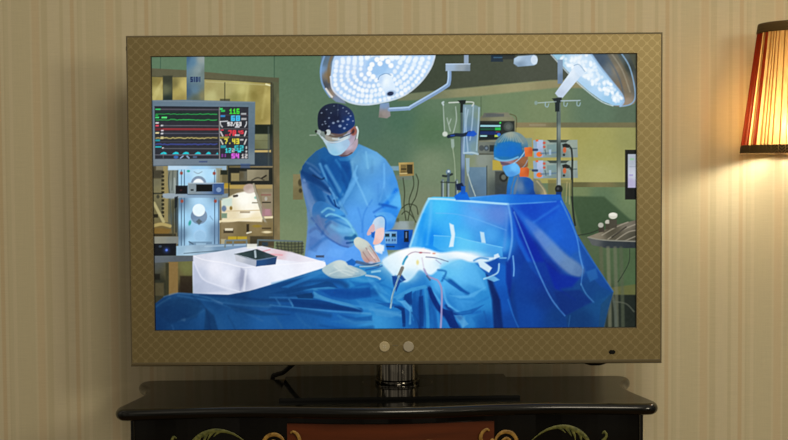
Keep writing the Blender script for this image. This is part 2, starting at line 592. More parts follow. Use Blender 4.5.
    # dark shelves right of the monitor
    p.R(250, 124.5, 273, 170, [(262, 128, (24, 34, 28)), (262, 160, (46, 58, 66)), (256, 165, (40, 54, 66)), (270, 150, (52, 56, 54))], soft=.8)
    p.R(254, 134, 269.5, 149, [(258, 136, (128, 132, 96)), (266, 146, (112, 116, 84)), (256, 146, (104, 106, 72))], soft=.9)
    p.R(254, 140, 269, 141, (92, 92, 62), .5); p.R(254, 150, 271, 152.2, (186, 164, 104), 1, .6)
    p.S([(268.5, 127), (268.5, 182)], 1.6, (70, 80, 78), .6, .8)
    # lower shelving clutter, right of the white panel
    p.R(214, 166, 274, 248, [(225, 175, (104, 96, 66)), (250, 190, (140, 124, 92)), (268, 196, (136, 126, 100)), (240, 228, (124, 108, 74)), (265, 232, (130, 114, 78)), (230, 240, (120, 106, 70)), (262, 244, (84, 78, 56))])
    p.R(228, 167.5, 273, 184.5, (26, 30, 28), .95, .8); p.R(231, 173, 239.5, 181, (156, 142, 96), .9, .9); p.R(239.5, 171, 247, 181, [(242, 175, (96, 86, 60)), (246, 175, (112, 112, 100))], .9, .9)
    p.R(247, 169.6, 268.8, 180.6, [(250, 172, (150, 142, 116)), (262, 175, (134, 126, 102)), (266, 178, (110, 104, 82))], 1, .6)
    p.S([(252, 180), (258, 177.5), (264, 180)], 1.4, (60, 56, 46), .7); p.S([(262, 178), (266, 175.5)], 1.6, (30, 26, 22), .8)
    p.R(222, 184.8, 272, 188.5, [(228, 187, (186, 158, 84)), (262, 185.5, (172, 150, 98))], .9, .7); p.R(224, 183, 230, 187.5, (176, 146, 44), .9, .7)
    p.S([(228.5, 166), (229, 200)], 1.3, (40, 46, 44), .8)
    # bright lit packages
    p.P([(237, 193), (250, 190), (257, 193), (261.5, 206), (263, 216), (262, 222), (238, 221), (222, 224), (221, 200), (228, 197)], [(226, 202, (226, 222, 196)), (245, 200, (255, 254, 244)), (250, 210, (255, 250, 234)), (232, 214, (230, 216, 180)), (255, 218, (240, 226, 190))], 1, 1.2)
    p.E(249.5, 188.5, 6.2, 4.8, [(248, 187, (176, 156, 146)), (250, 192, (214, 200, 190))], 1, .9)
    p.R(222, 198, 232, 206, (196, 222, 216), .7, 1.2); p.E(231, 208, 1.4, 2.0, (130, 104, 34), .9, .7); p.E(224, 208.5, 2.4, 3.0, (92, 116, 150), .9, .9); p.R(221.5, 213, 227, 218, (96, 130, 110), .8, .8)
    p.R(252, 202, 259, 203.2, (130, 122, 100), .8); p.E(256, 197.5, 1.8, 1.4, (120, 180, 164), .8, .6)
    p.S([(219, 221.5), (240, 219.5), (262, 217.5), (272, 217)], 2.4, (238, 224, 184), .95, .7); p.S([(226, 211), (245, 210.5), (262, 210)], 1.2, (214, 196, 158), .9); p.R(240, 211, 250, 213, (150, 132, 104), .7)
    p.S([(237, 195.5), (234, 196)], 2.4, (60, 54, 48), .9)
    p.S([(253.5, 184), (262, 214), (267, 224)], 2.0, (158, 152, 132), .95, .5); p.S([(254.8, 184), (263, 213)], .8, (90, 86, 70), .6)
    p.R(262, 192, 272, 216, [(264, 196, (150, 136, 112)), (268, 206, (140, 130, 104)), (266, 213, (172, 128, 136))], .9, .7); p.R(261, 194, 271, 195.4, (140, 92, 84), .8); p.R(262, 201.5, 271, 203, (60, 56, 44), .9); p.R(265, 209, 270, 215, (178, 132, 142), .9, .7); p.E(266, 198.6, 1.4, 2, (180, 180, 170), .8)
    # drawers
    p.R(221, 222, 274, 240, [(228, 226, (138, 122, 88)), (244, 230, (116, 102, 68)), (256, 228, (140, 122, 84)), (270, 236, (120, 104, 68))], .9, 1)
    p.R(223.5, 229.6, 233.5, 233, (60, 52, 38), .9, .6); p.R(225, 228.2, 233, 230.6, (230, 222, 196), .9, .6); p.R(246.5, 224, 249, 232, (40, 34, 24), .9, .7); p.S([(247, 233), (251, 232)], 1.6, (220, 214, 190), .9)
    p.E(257, 226, 4.5, 1.4, (150, 126, 40), .8, .7); p.R(262, 227.5, 271, 229, (72, 60, 40), .9, .6); p.E(267, 232, 4.5, 1.2, (236, 222, 180), .9, .7); p.R(228, 236.4, 247, 239.6, (186, 160, 44), .95, .7); p.S([(237, 236), (237, 239.6)], .8, (120, 100, 30), .8)
    p.R(250, 236, 274, 246, [(256, 242, (50, 46, 34)), (270, 242, (70, 62, 44))], .8, 1); p.R(221, 239, 226, 248, (196, 190, 160), .7, .8)
    # door post
    p.P([(272.6, 82), (279, 83), (280, 241), (273, 241)], [(274, 100, (70, 76, 58)), (278, 100, (102, 106, 76)), (274, 180, (92, 84, 60)), (278, 180, (126, 110, 78)), (275, 230, (110, 98, 68)), (279, 230, (138, 122, 86))], 1, .6)
    p.S([(273, 84), (273.6, 241)], .8, (46, 46, 36), .7)
    # wall socket
    p.R(293, 174, 303, 199.5, [(295, 180, (130, 122, 86)), (300, 194, (114, 106, 72))], 1, .7); p.E(300.3, 182.4, 2.2, 3.6, (66, 62, 44), .9, .8); p.E(300.5, 190.5, 1.8, 2.2, (60, 56, 40), .9, .8)
    # left side clutter under the monitor
    p.R(148, 164, 181, 248, [(156, 172, (72, 66, 50)), (156, 185, (118, 110, 76)), (164, 190, (128, 118, 78)), (172, 185, (112, 122, 116)), (170, 210, (90, 90, 68)), (156, 215, (112, 104, 70)), (160, 232, (116, 94, 50)), (176, 215, (84, 96, 96))])
    p.R(150, 170, 161, 178, (66, 62, 48), .9, .8); p.R(152.5, 179, 161, 192, [(155, 182, (112, 108, 84)), (158, 190, (124, 118, 86))], .95, .7); p.R(150, 192.6, 164, 194, (36, 40, 36), .8, .6); p.R(156, 165, 167, 170, (146, 140, 116), .7, 1)
    p.R(163.2, 166, 168, 222, (150, 136, 90), .9, .6)
    for k in range(12):
        p.R(161.4, 171 + k * 4, 164.2, 173.4 + k * 4, (38, 36, 26), .9, .5)
    p.P([(168, 168), (179, 168), (178, 195), (170, 200)], [(170, 175, (122, 128, 118)), (176, 185, (136, 146, 140)), (172, 195, (120, 132, 132))], .9, 1)
    p.S([(169.5, 172), (168.5, 181), (170, 200), (172, 230)], 1.0, (70, 80, 78), .8); p.S([(173, 170), (172, 190)], 1.0, (80, 88, 84), .7); p.S([(174.5, 178), (175.5, 196)], 1.2, (176, 188, 186), .6)
    p.P([(162, 195), (168, 193), (180, 194), (180, 198), (166, 198.5)], (152, 164, 168), .9, .8); p.E(158, 196.5, 1.6, 2, (56, 56, 46), .8)
    p.S([(154, 203), (163.5, 221.5)], 3.0, (178, 168, 120), .95, .6); p.S([(153, 206), (160, 221)], 1.0, (110, 100, 66), .8); p.R(152.5, 214, 158, 217.5, (30, 28, 20), .9, .7)
    p.S([(154, 225.5), (162, 224), (170, 226)], 3.2, (176, 158, 100), .95, .8); p.P([(153, 228), (172, 229), (168, 234), (153, 235)], (122, 94, 44), .9, 1); p.R(150, 233.6, 176, 236.4, (40, 38, 30), .8, .9)
    p.R(172, 200, 174.2, 238, (66, 66, 50), .7, .6); p.S([(175.6, 196), (176, 232)], 1.2, (30, 36, 36), .85, .5); p.S([(178, 165), (177, 196), (178.5, 246)], 1.6, (56, 74, 84), .8, .7)
    p.R(150, 236.4, 181, 244, [(156, 240, (138, 138, 124)), (176, 240, (126, 130, 124))], 1, .7)
    # ---- column
    p.R(186.6, 50, 204.4, 104, [(187.5, 60, (66, 104, 138)), (187.5, 92, (66, 94, 118)), (192, 62, (88, 128, 156)), (195, 90, (92, 122, 142)), (199, 70, (134, 152, 154)), (201, 60, (148, 160, 156)), (203.4, 72, (108, 124, 120)), (203, 96, (128, 124, 88)), (196, 99, (90, 100, 86))], 1, .7)
    p.R(190, 77, 200.5, 82.2, (60, 88, 130), .5, .6)
    p.T(190.6, 77.2, 5.0, 'SIDI', (22, 36, 82), 1, .42)
    # ---- monitor
    p.P([(151, 100.5), (186, 100), (255.2, 102), (254.6, 164.4), (151, 166)], [(160, 103, (100, 120, 136)), (200, 102, (100, 122, 140)), (250, 105, (96, 118, 132)), (252, 140, (88, 108, 124)), (252, 162, (116, 132, 142)), (200, 162, (108, 124, 138)), (156, 163, (118, 130, 140))])
    p.S([(152, 101), (254, 102.4)], 1.0, (126, 140, 146), .6); p.S([(152, 165.6), (254, 164.4)], 1.0, (74, 88, 100), .6)
    p.P([(154.6, 106.4), (248.4, 107.2), (248.2, 158.6), (155, 158.8)], (44, 46, 54))
    p.S([(155, 106.9), (248, 107.6)], 1.0, (24, 30, 40), .8)
    def wave(y, col, a=1, amp=.5, w=.9, x0=156, x1=218.6):
        q = [(x, y + rnd.uniform(-amp, amp)) for x in np.arange(x0, x1, 2.1)]
        p.S(q, w, col, a, .4, smooth=False)
    p.S([(161, 109.4), (218.6, 109.8)], .9, (98, 92, 104), .8)
    p.R(155.4, 111.4, 218.6, 121.4, (30, 50, 44), .7, 1)
    wave(114.2, (46, 150, 76), .9, .35); wave(119.8, (50, 156, 78), .9, .45)
    p.R(155.3, 108.8, 160.6, 110, (60, 200, 110), .95, .4); p.R(155.3, 114.6, 158, 116.4, (40, 170, 80), .8, .4); p.R(155.2, 117, 159, 118.2, (70, 220, 120), .95, .4); p.R(161.5, 116.8, 167, 118.4, (90, 240, 120), .95, .4)
    p.R(155.4, 122.2, 158.8, 123.6, (206, 206, 206), .9, .4); p.R(155.4, 125, 158.8, 126.6, (210, 76, 96), .95, .4); p.R(160.8, 125, 163.4, 126.2, (214, 214, 220), .95, .4); p.S([(163, 125.6), (218.6, 125.9)], .8, (106, 108, 116), .8)
    p.R(155, 128, 218.6, 130.6, (120, 40, 46), .75, .6); p.S([(163, 129), (218.6, 129.2)], 1.0, (170, 62, 66), .8); p.R(161, 129.8, 163.6, 131.2, (214, 204, 214), .9, .4); p.S([(162, 133.4), (218.6, 133.4)], .8, (104, 106, 124), .7); p.R(155.4, 132, 159, 133.6, (214, 200, 150), .95, .4); p.R(160.8, 132.8, 163.2, 134.2, (210, 210, 220), .9, .4)
    p.R(155, 136.6, 218.6, 139, (92, 84, 50), .5, .7); wave(138, (176, 164, 104), .9, .5); p.R(160.5, 136.4, 163.5, 139, (216, 204, 150), .8, .5)
    p.R(155.3, 139.4, 160, 141.2, (40, 150, 170), .9, .5); p.S([(160, 141.6), (218.6, 141.6)], .7, (80, 82, 88), .5); wave(144.2, (64, 78, 150), .9, .4, 1.2); p.R(155.3, 146, 161.6, 147.6, (50, 170, 190), .9, .4); p.R(162, 147.4, 163.8, 148.6, (210, 210, 215), .9, .4)
    p.S([(163, 148.4), (218.6, 148.6)], .8, (104, 106, 114), .8)
    for a, b in ((160, 167), (172, 179.2), (182, 189.4), (194.4, 201.2), (205.4, 211.2), (215.6, 218.6)):
        p.P([(a, 154.2), (a + 1.6, 152.6), ((a + b) / 2, 151.7), (b - 1.2, 152.2), (b, 154.2)], (52, 184, 212), 1, .5)
    p.S([(155, 154.7), (218.6, 154.9)], .7, (130, 130, 140), .8); p.S([(163.3, 153), (163.3, 158)], .7, (110, 110, 120), .6)
    p.E(176, 157, 2.3, 1.6, (70, 120, 190), .9); p.S([(180.5, 158), (183, 156)], 1.3, (150, 170, 200), .9); p.S([(187, 156), (189, 158)], 1.4, (150, 170, 200), .9); p.R(193, 155.8, 197, 158, (76, 98, 130), .9)
    p.S([(219.4, 107.6), (219.6, 158.6)], 1.0, (156, 152, 150), .8)
    p.S([(219.6, 115), (248, 115.3)], .6, (120, 90, 100), .5)
    p.R(219.8, 108.2, 222.6, 110, (60, 220, 110), .9, .4); p.R(221, 110, 225, 112, (50, 200, 90), .9, .5); p.T(229.6, 108.8, 5.2, '116', (72, 240, 60), 1, .52); p.R(241, 113, 246.2, 114.8, (200, 204, 204), .75, .5)
    p.R(220.4, 115.2, 225.2, 117, (60, 150, 220), .9, .4); p.T(231.2, 115.6, 5.2, '68', (74, 188, 255), 1, .72, .5); p.R(230.8, 115.6, 239.2, 121, (74, 180, 250), .35, .8); p.R(241.4, 118, 246.4, 120, (196, 196, 196), .8, .5)
    p.S([(220.4, 121.6), (227.4, 121.2)], 1.1, (206, 210, 214), .9); p.S([(220.4, 121.6), (220.6, 124.6), (222.4, 127)], 1.0, (214, 214, 216), .9); p.T(227.4, 122, 4.0, '92/63', (238, 240, 244), 1, .56, .4); p.S([(246.4, 121.8), (246.2, 124.4), (244.8, 127)], 1.0, (206, 210, 214), .9); p.R(235, 126.2, 239.6, 127.6, (210, 210, 216), .9, .5)
    p.S([(219.8, 128.8), (248, 128.9)], .6, (130, 118, 120), .6); p.R(220.6, 129.4, 223.6, 130.6, (220, 60, 80), .9, .4); p.S([(220.6, 131.8), (222.8, 136)], 1.3, (214, 208, 210), .9); p.T(228.2, 130.2, 5.4, '78', (250, 66, 80), 1, .62, .5); p.T(238.4, 130.4, 3.4, '45', (250, 66, 80), 1, .62, .45); p.R(225, 134.6, 228, 136, (190, 50, 70), .8, .5); p.R(235, 134.4, 239.6, 136, (206, 206, 210), .8, .5); p.S([(246, 131.4), (244.6, 135.6)], 1.4, (214, 214, 214), .85)
    p.R(219.8, 136.6, 229, 138.4, (180, 166, 60), .8, .5); p.T(224.4, 138.6, 5.2, '7.43', (236, 222, 70), 1, .58, .45); p.S([(220.6, 139.8), (222.8, 144)], 1.3, (214, 210, 190), .9); p.R(240, 139, 243.4, 140.6, (206, 204, 200), .8, .4); p.S([(246.2, 139.6), (244.4, 144)], 1.4, (206, 206, 200), .85); p.S([(219.8, 137), (248, 136.8)], .5, (130, 128, 110), .5)
    p.R(220.6, 145.2, 226, 148, (50, 160, 180), .9, .5); p.T(225.4, 148, 4.6, '12', (70, 214, 236), 1, .55, .45); p.T(232, 148.4, 3.6, '2', (200, 206, 204), .9, .7); p.T(234.6, 145.4, 5.2, '52', (64, 196, 216), .9, .74, .5); p.R(237.6, 150.4, 241, 152.4, (70, 214, 236), .9, .5); p.R(245.6, 146.2, 247, 148.8, (206, 210, 206), .8, .4); p.R(245.4, 150.4, 247.2, 152.4, (206, 210, 206), .8, .4)
    p.R(221.4, 153.8, 223.2, 157, (140, 66, 160), .8, .5); p.R(224.6, 153.8, 226, 157, (140, 66, 160), .8, .5); p.T(231.6, 153.4, 4.8, '54', (240, 110, 246), 1, .66, .5); p.R(231, 153.4, 238.4, 158, (220, 90, 230), .3, .6); p.T(241.6, 153.8, 4.2, '12', (210, 206, 206), .9, .6, .4)
    p.R(199, 160.8, 207.4, 162.4, (62, 78, 120), .8, .6)
    # ---- white equipment tower
    p.R(168, 165.6, 226.5, 170, [(180, 167, (186, 214, 236)), (200, 167, (160, 204, 240)), (222, 168, (150, 178, 198))], 1, .8)
    p.R(240.6, 163.6, 250, 168, (50, 80, 140), .6, 1)
    p.R(178.4, 169, 219.5, 249, [(180, 200, (100, 130, 156)), (185, 180, (160, 204, 240)), (199, 176, (190, 228, 250)), (210, 176, (176, 220, 250)), (217.5, 190, (86, 116, 150)), (199, 200, (172, 212, 242)), (186, 220, (158, 206, 242)), (210, 215, (162, 206, 244)), (199, 230, (158, 202, 242)), (190, 242, (160, 202, 236)), (217, 230, (110, 142, 176)), (181, 235, (104, 136, 164))], 1, .7)
    for x in (181.4, 184.4, 214.6, 218.6):
        p.S([(x, 170), (x, 246)], .9, (58, 84, 110), .75, .5)
    p.R(216, 168, 222, 200, [(219, 180, (150, 140, 104)), (220, 196, (130, 150, 160))], .75, 1); p.R(220.5, 170, 227.5, 174.6, (26, 34, 28), .9, .7)
    p.E(198.6, 184, 7.8, 8.2, (128, 148, 172), 1, .6); p.E(198.4, 184.4, 5.6, 5.8, (240, 248, 252), 1, .7); p.S([(194, 171.5), (198, 173.4), (202, 171.5)], 1.0, (140, 160, 172), .7); p.E(188.4, 171, 1.6, 1.2, (40, 170, 150), .95)
    for x, y in ((181.4, 173), (214.2, 173.2), (182, 201), (215.4, 201)):
        p.E(x, y, 1.5, 1.7, (150, 72, 58), .95, .6)
    p.R(163, 193.4, 228, 197.6, [(170, 195, (150, 164, 174)), (200, 196, (130, 160, 190)), (224, 195, (120, 140, 156))], .95, .8)
    p.R(188, 182.8, 224, 194.2, [(191, 188, (134, 148, 154)), (206, 184, (120, 140, 160)), (220, 188, (62, 96, 150))], 1, .6); p.R(196.2, 184.2, 212.4, 191.4, (14, 18, 20), 1, .6); p.R(213.6, 183.4, 223.4, 193.8, (64, 98, 152), .95, .6); p.E(218.8, 189.6, 2.5, 2.4, (128, 154, 190), .95, .6); p.R(190.6, 189, 193.6, 190.8, (40, 46, 50), .9, .5); p.S([(188, 183), (223, 183)], .9, (176, 194, 206), .8); p.S([(188, 194.4), (222, 194.6)], 1.0, (54, 70, 84), .7)
    p.R(175.6, 185.4, 187.6, 193.8, (20, 22, 26), 1, .6); p.E(181, 190, 1.2, .8, (90, 40, 40), .6); p.P([(174.5, 197), (178, 196), (177, 207), (174.6, 208)], (22, 30, 34), .85, .7)
    p.E(199, 216, 8.2, 8.0, [(195, 214, (112, 138, 168)), (204, 214, (126, 150, 176))], 1, .6); p.P([(191.5, 219), (206.5, 219), (199, 225)], (120, 146, 174), 1, .8); p.E(198.8, 210, 6.3, 6.3, (232, 248, 254), 1, .6); p.P([(199, 218.6), (202.4, 221.4), (199, 224.4), (195.8, 221.4)], (86, 100, 108), .95, .7)
    p.E(189.8, 222.8, 1.3, 2.6, (50, 160, 150), .9, .7, 15); p.E(200, 235.6, 6.4, 6.2, (168, 202, 232), .55, .9); p.E(200, 236, 5.4, 5.2, (150, 190, 226), .8, .8); p.S([(210, 216), (213, 220)], .7, (110, 140, 170), .7)
    p.R(189, 241.6, 212, 245.4, (90, 118, 144), .6, .8); p.R(196, 243, 206, 245.6, (160, 194, 220), .8, .7); p.S([(189, 241.6), (193, 244)], 1.2, (60, 80, 96), .7)
    p.P([(176, 246), (215, 244), (247, 243.6), (247, 252), (190, 256), (176, 256)], [(180, 249, (150, 184, 208)), (188, 254, (170, 200, 220)), (200, 246, (146, 174, 196)), (220, 249, (114, 146, 176)), (240, 249, (120, 148, 178)), (205, 253, (156, 184, 206))], 1, .7)
    p.S([(184, 253.4), (215, 251), (246, 249.6)], .9, (74, 96, 110), .7); p.S([(205, 246.4), (247, 244.6)], 1.4, (170, 196, 214), .7)
    p.P([(150, 243.6), (176.2, 243.2), (176.2, 255.8), (150, 256.2)], (18, 22, 28), 1, .6); p.E(166.5, 250, 1.2, 1.2, (110, 150, 255), 1, .5); p.G(166.5, 250, 3, 3, (70, 110, 220), .5); p.E(160.2, 246.4, 1.6, 1.2, (60, 74, 90), .8)
    # frame rails of racks
    for q in ([(225, 247), (225.5, 240.4), (246.5, 240), (247, 247)], [(233, 241), (233, 245)]):
        p.S(q, 1.6, (112, 128, 132), .95, .6, smooth=False)
    p.S([(257.5, 247), (258, 240), (275, 240.4), (302, 241.6), (303, 252)], 1.7, (96, 112, 116), .95, .6, smooth=False)
    p.R(262, 242, 268, 246, (40, 60, 76), .8, .8)
    # wire basket
    p.P([(276, 242), (303, 242), (303.5, 254), (290, 256), (276, 250)], (84, 86, 62), .75, 1)
    for k in range(8):
        p.S([(277 + k * 3.6, 242), (279 + k * 3.2, 254)], .8, (44, 50, 44), .7)
    for y in (244, 247, 250, 252.6):
        p.S([(276, y - 1), (290, y), (303.5, y - .6)], .8, (50, 56, 48), .7)
    # ---- machines behind the patient
    p.R(383.5, 221, 414, 230, [(388, 226, (130, 142, 140)), (405, 226, (150, 166, 170)), (412, 225, (120, 132, 120))], 1, .8)
    p.P([(383, 229.6), (413, 229.6), (412, 250), (382, 250)], [(386, 234, (36, 116, 210)), (400, 232, (16, 104, 200)), (410, 244, (16, 88, 180)), (390, 246, (26, 110, 205))], 1, .6)
    p.R(383.5, 231.4, 397, 243.6, [(386, 234, (126, 176, 226)), (394, 241, (104, 158, 216))], .95, .6); p.R(385, 233.6, 389.4, 237, (28, 46, 62), 1, .5); p.R(391.6, 233.6, 395.8, 237, (28, 46, 62), 1, .5); p.S([(385.4, 236.6), (388.8, 236.6)], .8, (60, 150, 190), .7); p.S([(392, 236.6), (395, 236.6)], .8, (60, 150, 190), .7)
    for x in (386.6, 389, 392.6, 395):
        p.E(x, 240, .7, 1.2, (46, 90, 150), .9, .4)
    p.R(404, 230.6, 408.8, 242, (14, 24, 40), 1, .5); p.R(405.6, 232, 407, 238, (110, 130, 160), .9, .5); p.S([(386, 246.4), (394, 246.6)], 1.4, (30, 60, 100), .8)
    # tan device with hanging leads
    p.R(384, 166, 399, 170.4, (130, 168, 196), .8, 1); p.R(396, 175, 412, 179.6, (112, 122, 112), .8, .9)
    p.P([(398.6, 162.6), (413.6, 162), (414, 175.4), (399.4, 176.2)], [(402, 166, (186, 160, 96)), (410, 170, (150, 126, 74)), (402, 175, (150, 128, 78))], 1, .6); p.R(400.6, 164.4, 406.4, 173, (104, 88, 52), .8, .6); p.R(406.8, 164.4, 412.6, 173.6, (48, 44, 28), .95, .6); p.R(401, 168.4, 406.4, 169.4, (30, 28, 20), .9, .4); p.S([(400, 173.4), (407, 173.2)], 1.0, (206, 186, 130), .8)
    for q in ([(403, 178), (404.6, 192), (404, 206), (406, 220)], [(413, 176), (413.6, 186), (409, 202), (414, 218)], [(416, 174), (418.4, 182), (416, 196), (411, 206), (408, 220)], [(402, 208), (408, 204), (416, 206), (418, 214)], [(402, 214), (406, 211), (412, 216), (416, 222)]):
        p.S(q, 1.1, (54, 62, 46), .85, .6)
    p.R(384, 218, 399, 222, (70, 72, 50), .6, 1)
    # grey anaesthesia machine
    p.P([(466, 150), (505, 152), (506, 202), (464, 202)], [(472, 160, (128, 140, 112)), (480, 160, (136, 146, 138)), (500, 165, (120, 128, 116)), (470, 190, (104, 118, 110)), (500, 190, (70, 80, 78))], 1, 1)
    p.R(468.6, 167, 486.6, 202, [(474, 175, (96, 128, 152)), (482, 185, (88, 118, 144)), (484, 170, (104, 134, 156)), (471, 192, (84, 110, 130))], .95, .8); p.S([(486.8, 166), (486.8, 200)], 1.2, (60, 72, 76), .8); p.R(492.5, 160, 502, 170, (186, 164, 62), .9, .9); p.R(495, 171, 508, 200, [(500, 178, (60, 66, 64)), (505, 190, (50, 60, 66))], .9, 1); p.E(503.6, 177, 4.4, 4.8, (34, 38, 36), .9, .8); p.E(503.6, 177, 2.4, 2.6, (110, 116, 104), .8, .8)
    p.P([(478.6, 119), (482, 115.6), (512, 116), (515.4, 120), (515.4, 152), (478, 154)], [(482, 118, (112, 112, 88)), (500, 118, (130, 132, 104)), (513, 130, (122, 122, 96)), (482, 150, (112, 116, 100)), (500, 146, (128, 132, 116))], 1, .8)
    p.P([(484, 113), (508, 112.4), (511, 117), (482, 117.6)], [(488, 115, (96, 100, 92)), (506, 114, (124, 124, 104))], 1, .7); p.R(486, 113.8, 504, 116.6, (84, 90, 92), .8, .6)
    p.S([(510, 114), (515.6, 116.4), (516.6, 122), (516, 132)], 1.0, (86, 80, 54), .8)
    p.P([(478.8, 121), (514.5, 121), (514.5, 139), (478.8, 140.4)], (30, 38, 38), .95, .7)
    p.R(480, 123.4, 501, 138.6, (14, 26, 34), 1, .5); p.R(480.2, 125, 500.6, 126.8, (150, 206, 220), .95, .4); p.R(480.2, 128, 495, 130.2, (24, 76, 56), .9, .5); p.R(495, 127.4, 500.6, 130.2, (40, 190, 80), .9, .5); p.R(480.2, 131.4, 498, 134.6, (22, 46, 108), .9, .5); p.R(480.2, 135.2, 487, 136.6, (160, 220, 224), .95, .4); p.R(494.6, 134.8, 498.4, 136.8, (190, 220, 90), .9, .5); p.E(498.8, 134.6, 1.8, 1.8, (60, 130, 230), .9, .5); p.R(499.4, 122, 501, 123.8, (60, 210, 90), .9, .4); p.R(496, 131, 500, 132.4, (150, 60, 50), .6, .5)
    p.E(508.3, 126.6, 5.0, 4.8, (56, 66, 64), 1, .7); p.E(508.3, 126.6, 2.6, 2.6, (84, 94, 90), .9, .6); p.E(508.3, 126.4, 4.2, 4.0, (110, 116, 108), .25, .6)
    p.R(478, 142, 500, 153, [(482, 146, (112, 120, 112)), (495, 150, (92, 100, 94))], .95, .7); p.E(481.6, 148, 2.6, 2.8, (70, 78, 80), .9, .6); p.E(486.4, 148, 2.6, 2.8, (64, 76, 84), .9, .6); p.E(486.4, 148, 1.2, 1.3, (120, 140, 156), .8); p.R(489.6, 145, 496, 151.4, (32, 42, 46), .95, .6); p.S([(478, 154), (506, 154)], 1.4, (56, 60, 54), .7)
    # ---- second person at the head end
    p.R(516, 128, 534, 152, [(526, 134, (170, 158, 92)), (522, 140, (150, 140, 96))], .6, 1); p.R(522, 138, 532, 147, (120, 146, 140), .8, 1)
    p.P([(506, 200), (507, 186), (509, 176), (518, 174), (530, 178), (536, 184), (539, 200)], [(510, 180, (40, 126, 206)), (520, 186, (96, 130, 170)), (528, 184, (24, 92, 180)), (536, 194, (18, 74, 160)), (512, 196, (30, 110, 200))], 1, .8)
    p.P([(514, 176), (519, 175), (517, 188), (515, 199), (509, 199), (511, 188)], (110, 124, 136), .6, 1); p.S([(512, 200), (513, 188), (516, 178)], 2.0, (40, 128, 214), .8, .8)
    p.P([(533, 178), (540, 180), (546, 190), (549, 201), (538, 201), (534, 190)], [(538, 184, (120, 120, 100)), (545, 195, (168, 154, 116)), (538, 196, (80, 90, 90))], .9, 1); p.S([(537, 181), (544, 190), (546, 200)], 1.2, (200, 184, 140), .6, .7)
    p.P([(498, 158), (508, 160), (522, 157), (528, 154), (528, 166), (518, 174), (504, 168)], [(501, 162, (150, 106, 116)), (508, 164, (160, 126, 136)), (524, 160, (146, 98, 66)), (522, 167, (126, 84, 60))], 1, .7)
    p.P([(500, 161.4), (508, 162.6), (511, 164), (507, 166), (501, 164.4)], (74, 66, 90), .7, .7)
    p.P([(503, 166.4), (509, 164.6), (515, 162.6), (519.5, 167), (520.5, 172), (515, 175.6), (508, 176.4), (504.4, 172)], [(506, 168, (80, 156, 222)), (514, 168, (110, 184, 244)), (512, 174, (76, 148, 220))], 1, .7, True)
    p.P([(494.4, 158), (494, 148), (496.4, 140), (503, 134), (512, 131.6), (521, 134), (527, 141), (528, 150), (525, 156), (517, 158.6), (508, 160.4), (500, 160.6)], [(498, 142, (96, 128, 136)), (510, 134, (146, 156, 142)), (522, 140, (122, 142, 140)), (497, 150, (28, 124, 204)), (512, 150, (22, 116, 198)), (520, 152, (30, 112, 186)), (505, 143, (52, 128, 180)), (525, 150, (70, 120, 150))], 1, .8, True)
    for k in range(9):
        p.S([(498 + k * 3.1, 141 + abs(k - 4) * .6), (505 + k * 1.5, 133 + abs(k - 4) * .4)], .9, (176, 184, 172), .35, .6)
    p.P([(497, 143), (510, 141), (521, 143), (522, 152), (512, 157), (496.4, 156)], (16, 118, 208), .75, 1.5)
    p.S([(495, 158), (501, 160.4), (510, 160), (518, 157)], 1.8, (118, 176, 224), .85, .7)
    p.S([(514, 163), (520, 158), (526, 150)], 1.2, (150, 190, 222), .85, .5); p.S([(520, 170), (525, 165), (527.6, 160)], 1.0, (140, 170, 190), .7, .5); p.E(523.5, 160, 2.6, 3.4, (150, 98, 66), .7, .8)
    # ---- infusion pumps
    for y in (139.8, 160.4):
        p.S([(523, y + 9), (534, y + 9)], 1.6, (110, 130, 130), .6, .8)
        p.P([(533, y + .4), (577.4, y), (577.8, y + 17.4), (534, y + 17.8)], [(536, y + 8, (140, 168, 196)), (548, y + 4, (150, 166, 156)), (556, y + 10, (120, 144, 142)), (572, y + 6, (150, 164, 152)), (574, y + 14, (136, 150, 146)), (560, y + 15, (112, 128, 126))], 1, .6)
        p.P([(547, y), (569, y), (566, y + 2.6), (550, y + 2.6)], (50, 62, 58), .9, .6); p.R(537, y, 543, y + 17, [(540, y + 4, (176, 190, 220)), (540, y + 13, (150, 170, 200))], .95, .6)
        p.R(535.6, y - .4, 538.4, y + 1.6, (216, 100, 56), .9, .5); p.E(539.3, y + 14.4, 2.9, 2.5, (232, 112, 44), 1, .6); p.S([(533, y + 10), (537, y + 10)], 2.4, (30, 46, 80), .8, .6)
        p.E(544.2, y + 3, 1.4, 1.4, (200, 84, 66), .9, .6); p.E(544.2, y + 7, 1.3, 1.3, (190, 84, 66), .9, .6)
        p.R(547, y + 4.6, 556, y + 10, (120, 148, 148), .9, .7); p.S([(541, y + 13.6), (556, y + 12.6)], 1.6, (92, 118, 140), .8, .7); p.R(549, y + 9.6, 551.2, y + 15, (160, 186, 212), .8, .6); p.S([(545, y + 10), (546, y + 15)], .9, (60, 80, 90), .7)
        p.P([(562, y + 4.4), (566, y + 3.4), (570, y + 5), (569, y + 8), (563, y + 7.6)], (30, 36, 36), 1, .6); p.E(564.6, y + 10.2, 1.7, 2.8, (196, 98, 60), 1, .6); p.R(569, y + 8, 577, y + 9.2, (80, 98, 96), .7, .5); p.E(564, y + 15, 1.2, 1.2, (30, 36, 36), .9)
        p.S([(569, y + 6), (571.6, y + 10), (572.4, y + 22)], 1.8, (30, 36, 34), .95, .5)
    p.S([(572.4, 160), (572, 182), (572.6, 206), (575, 225)], 2.0, (32, 40, 36), .95, .5)
    p.R(548, 179.6, 572, 196, [(552, 182, (112, 104, 62)), (566, 182, (126, 120, 76)), (566, 192, (104, 112, 72))], .7, 1); p.S([(567, 182), (566, 202)], .9, (176, 164, 116), .7); p.S([(569.6, 183), (569.4, 204)], .9, (180, 170, 124), .6)
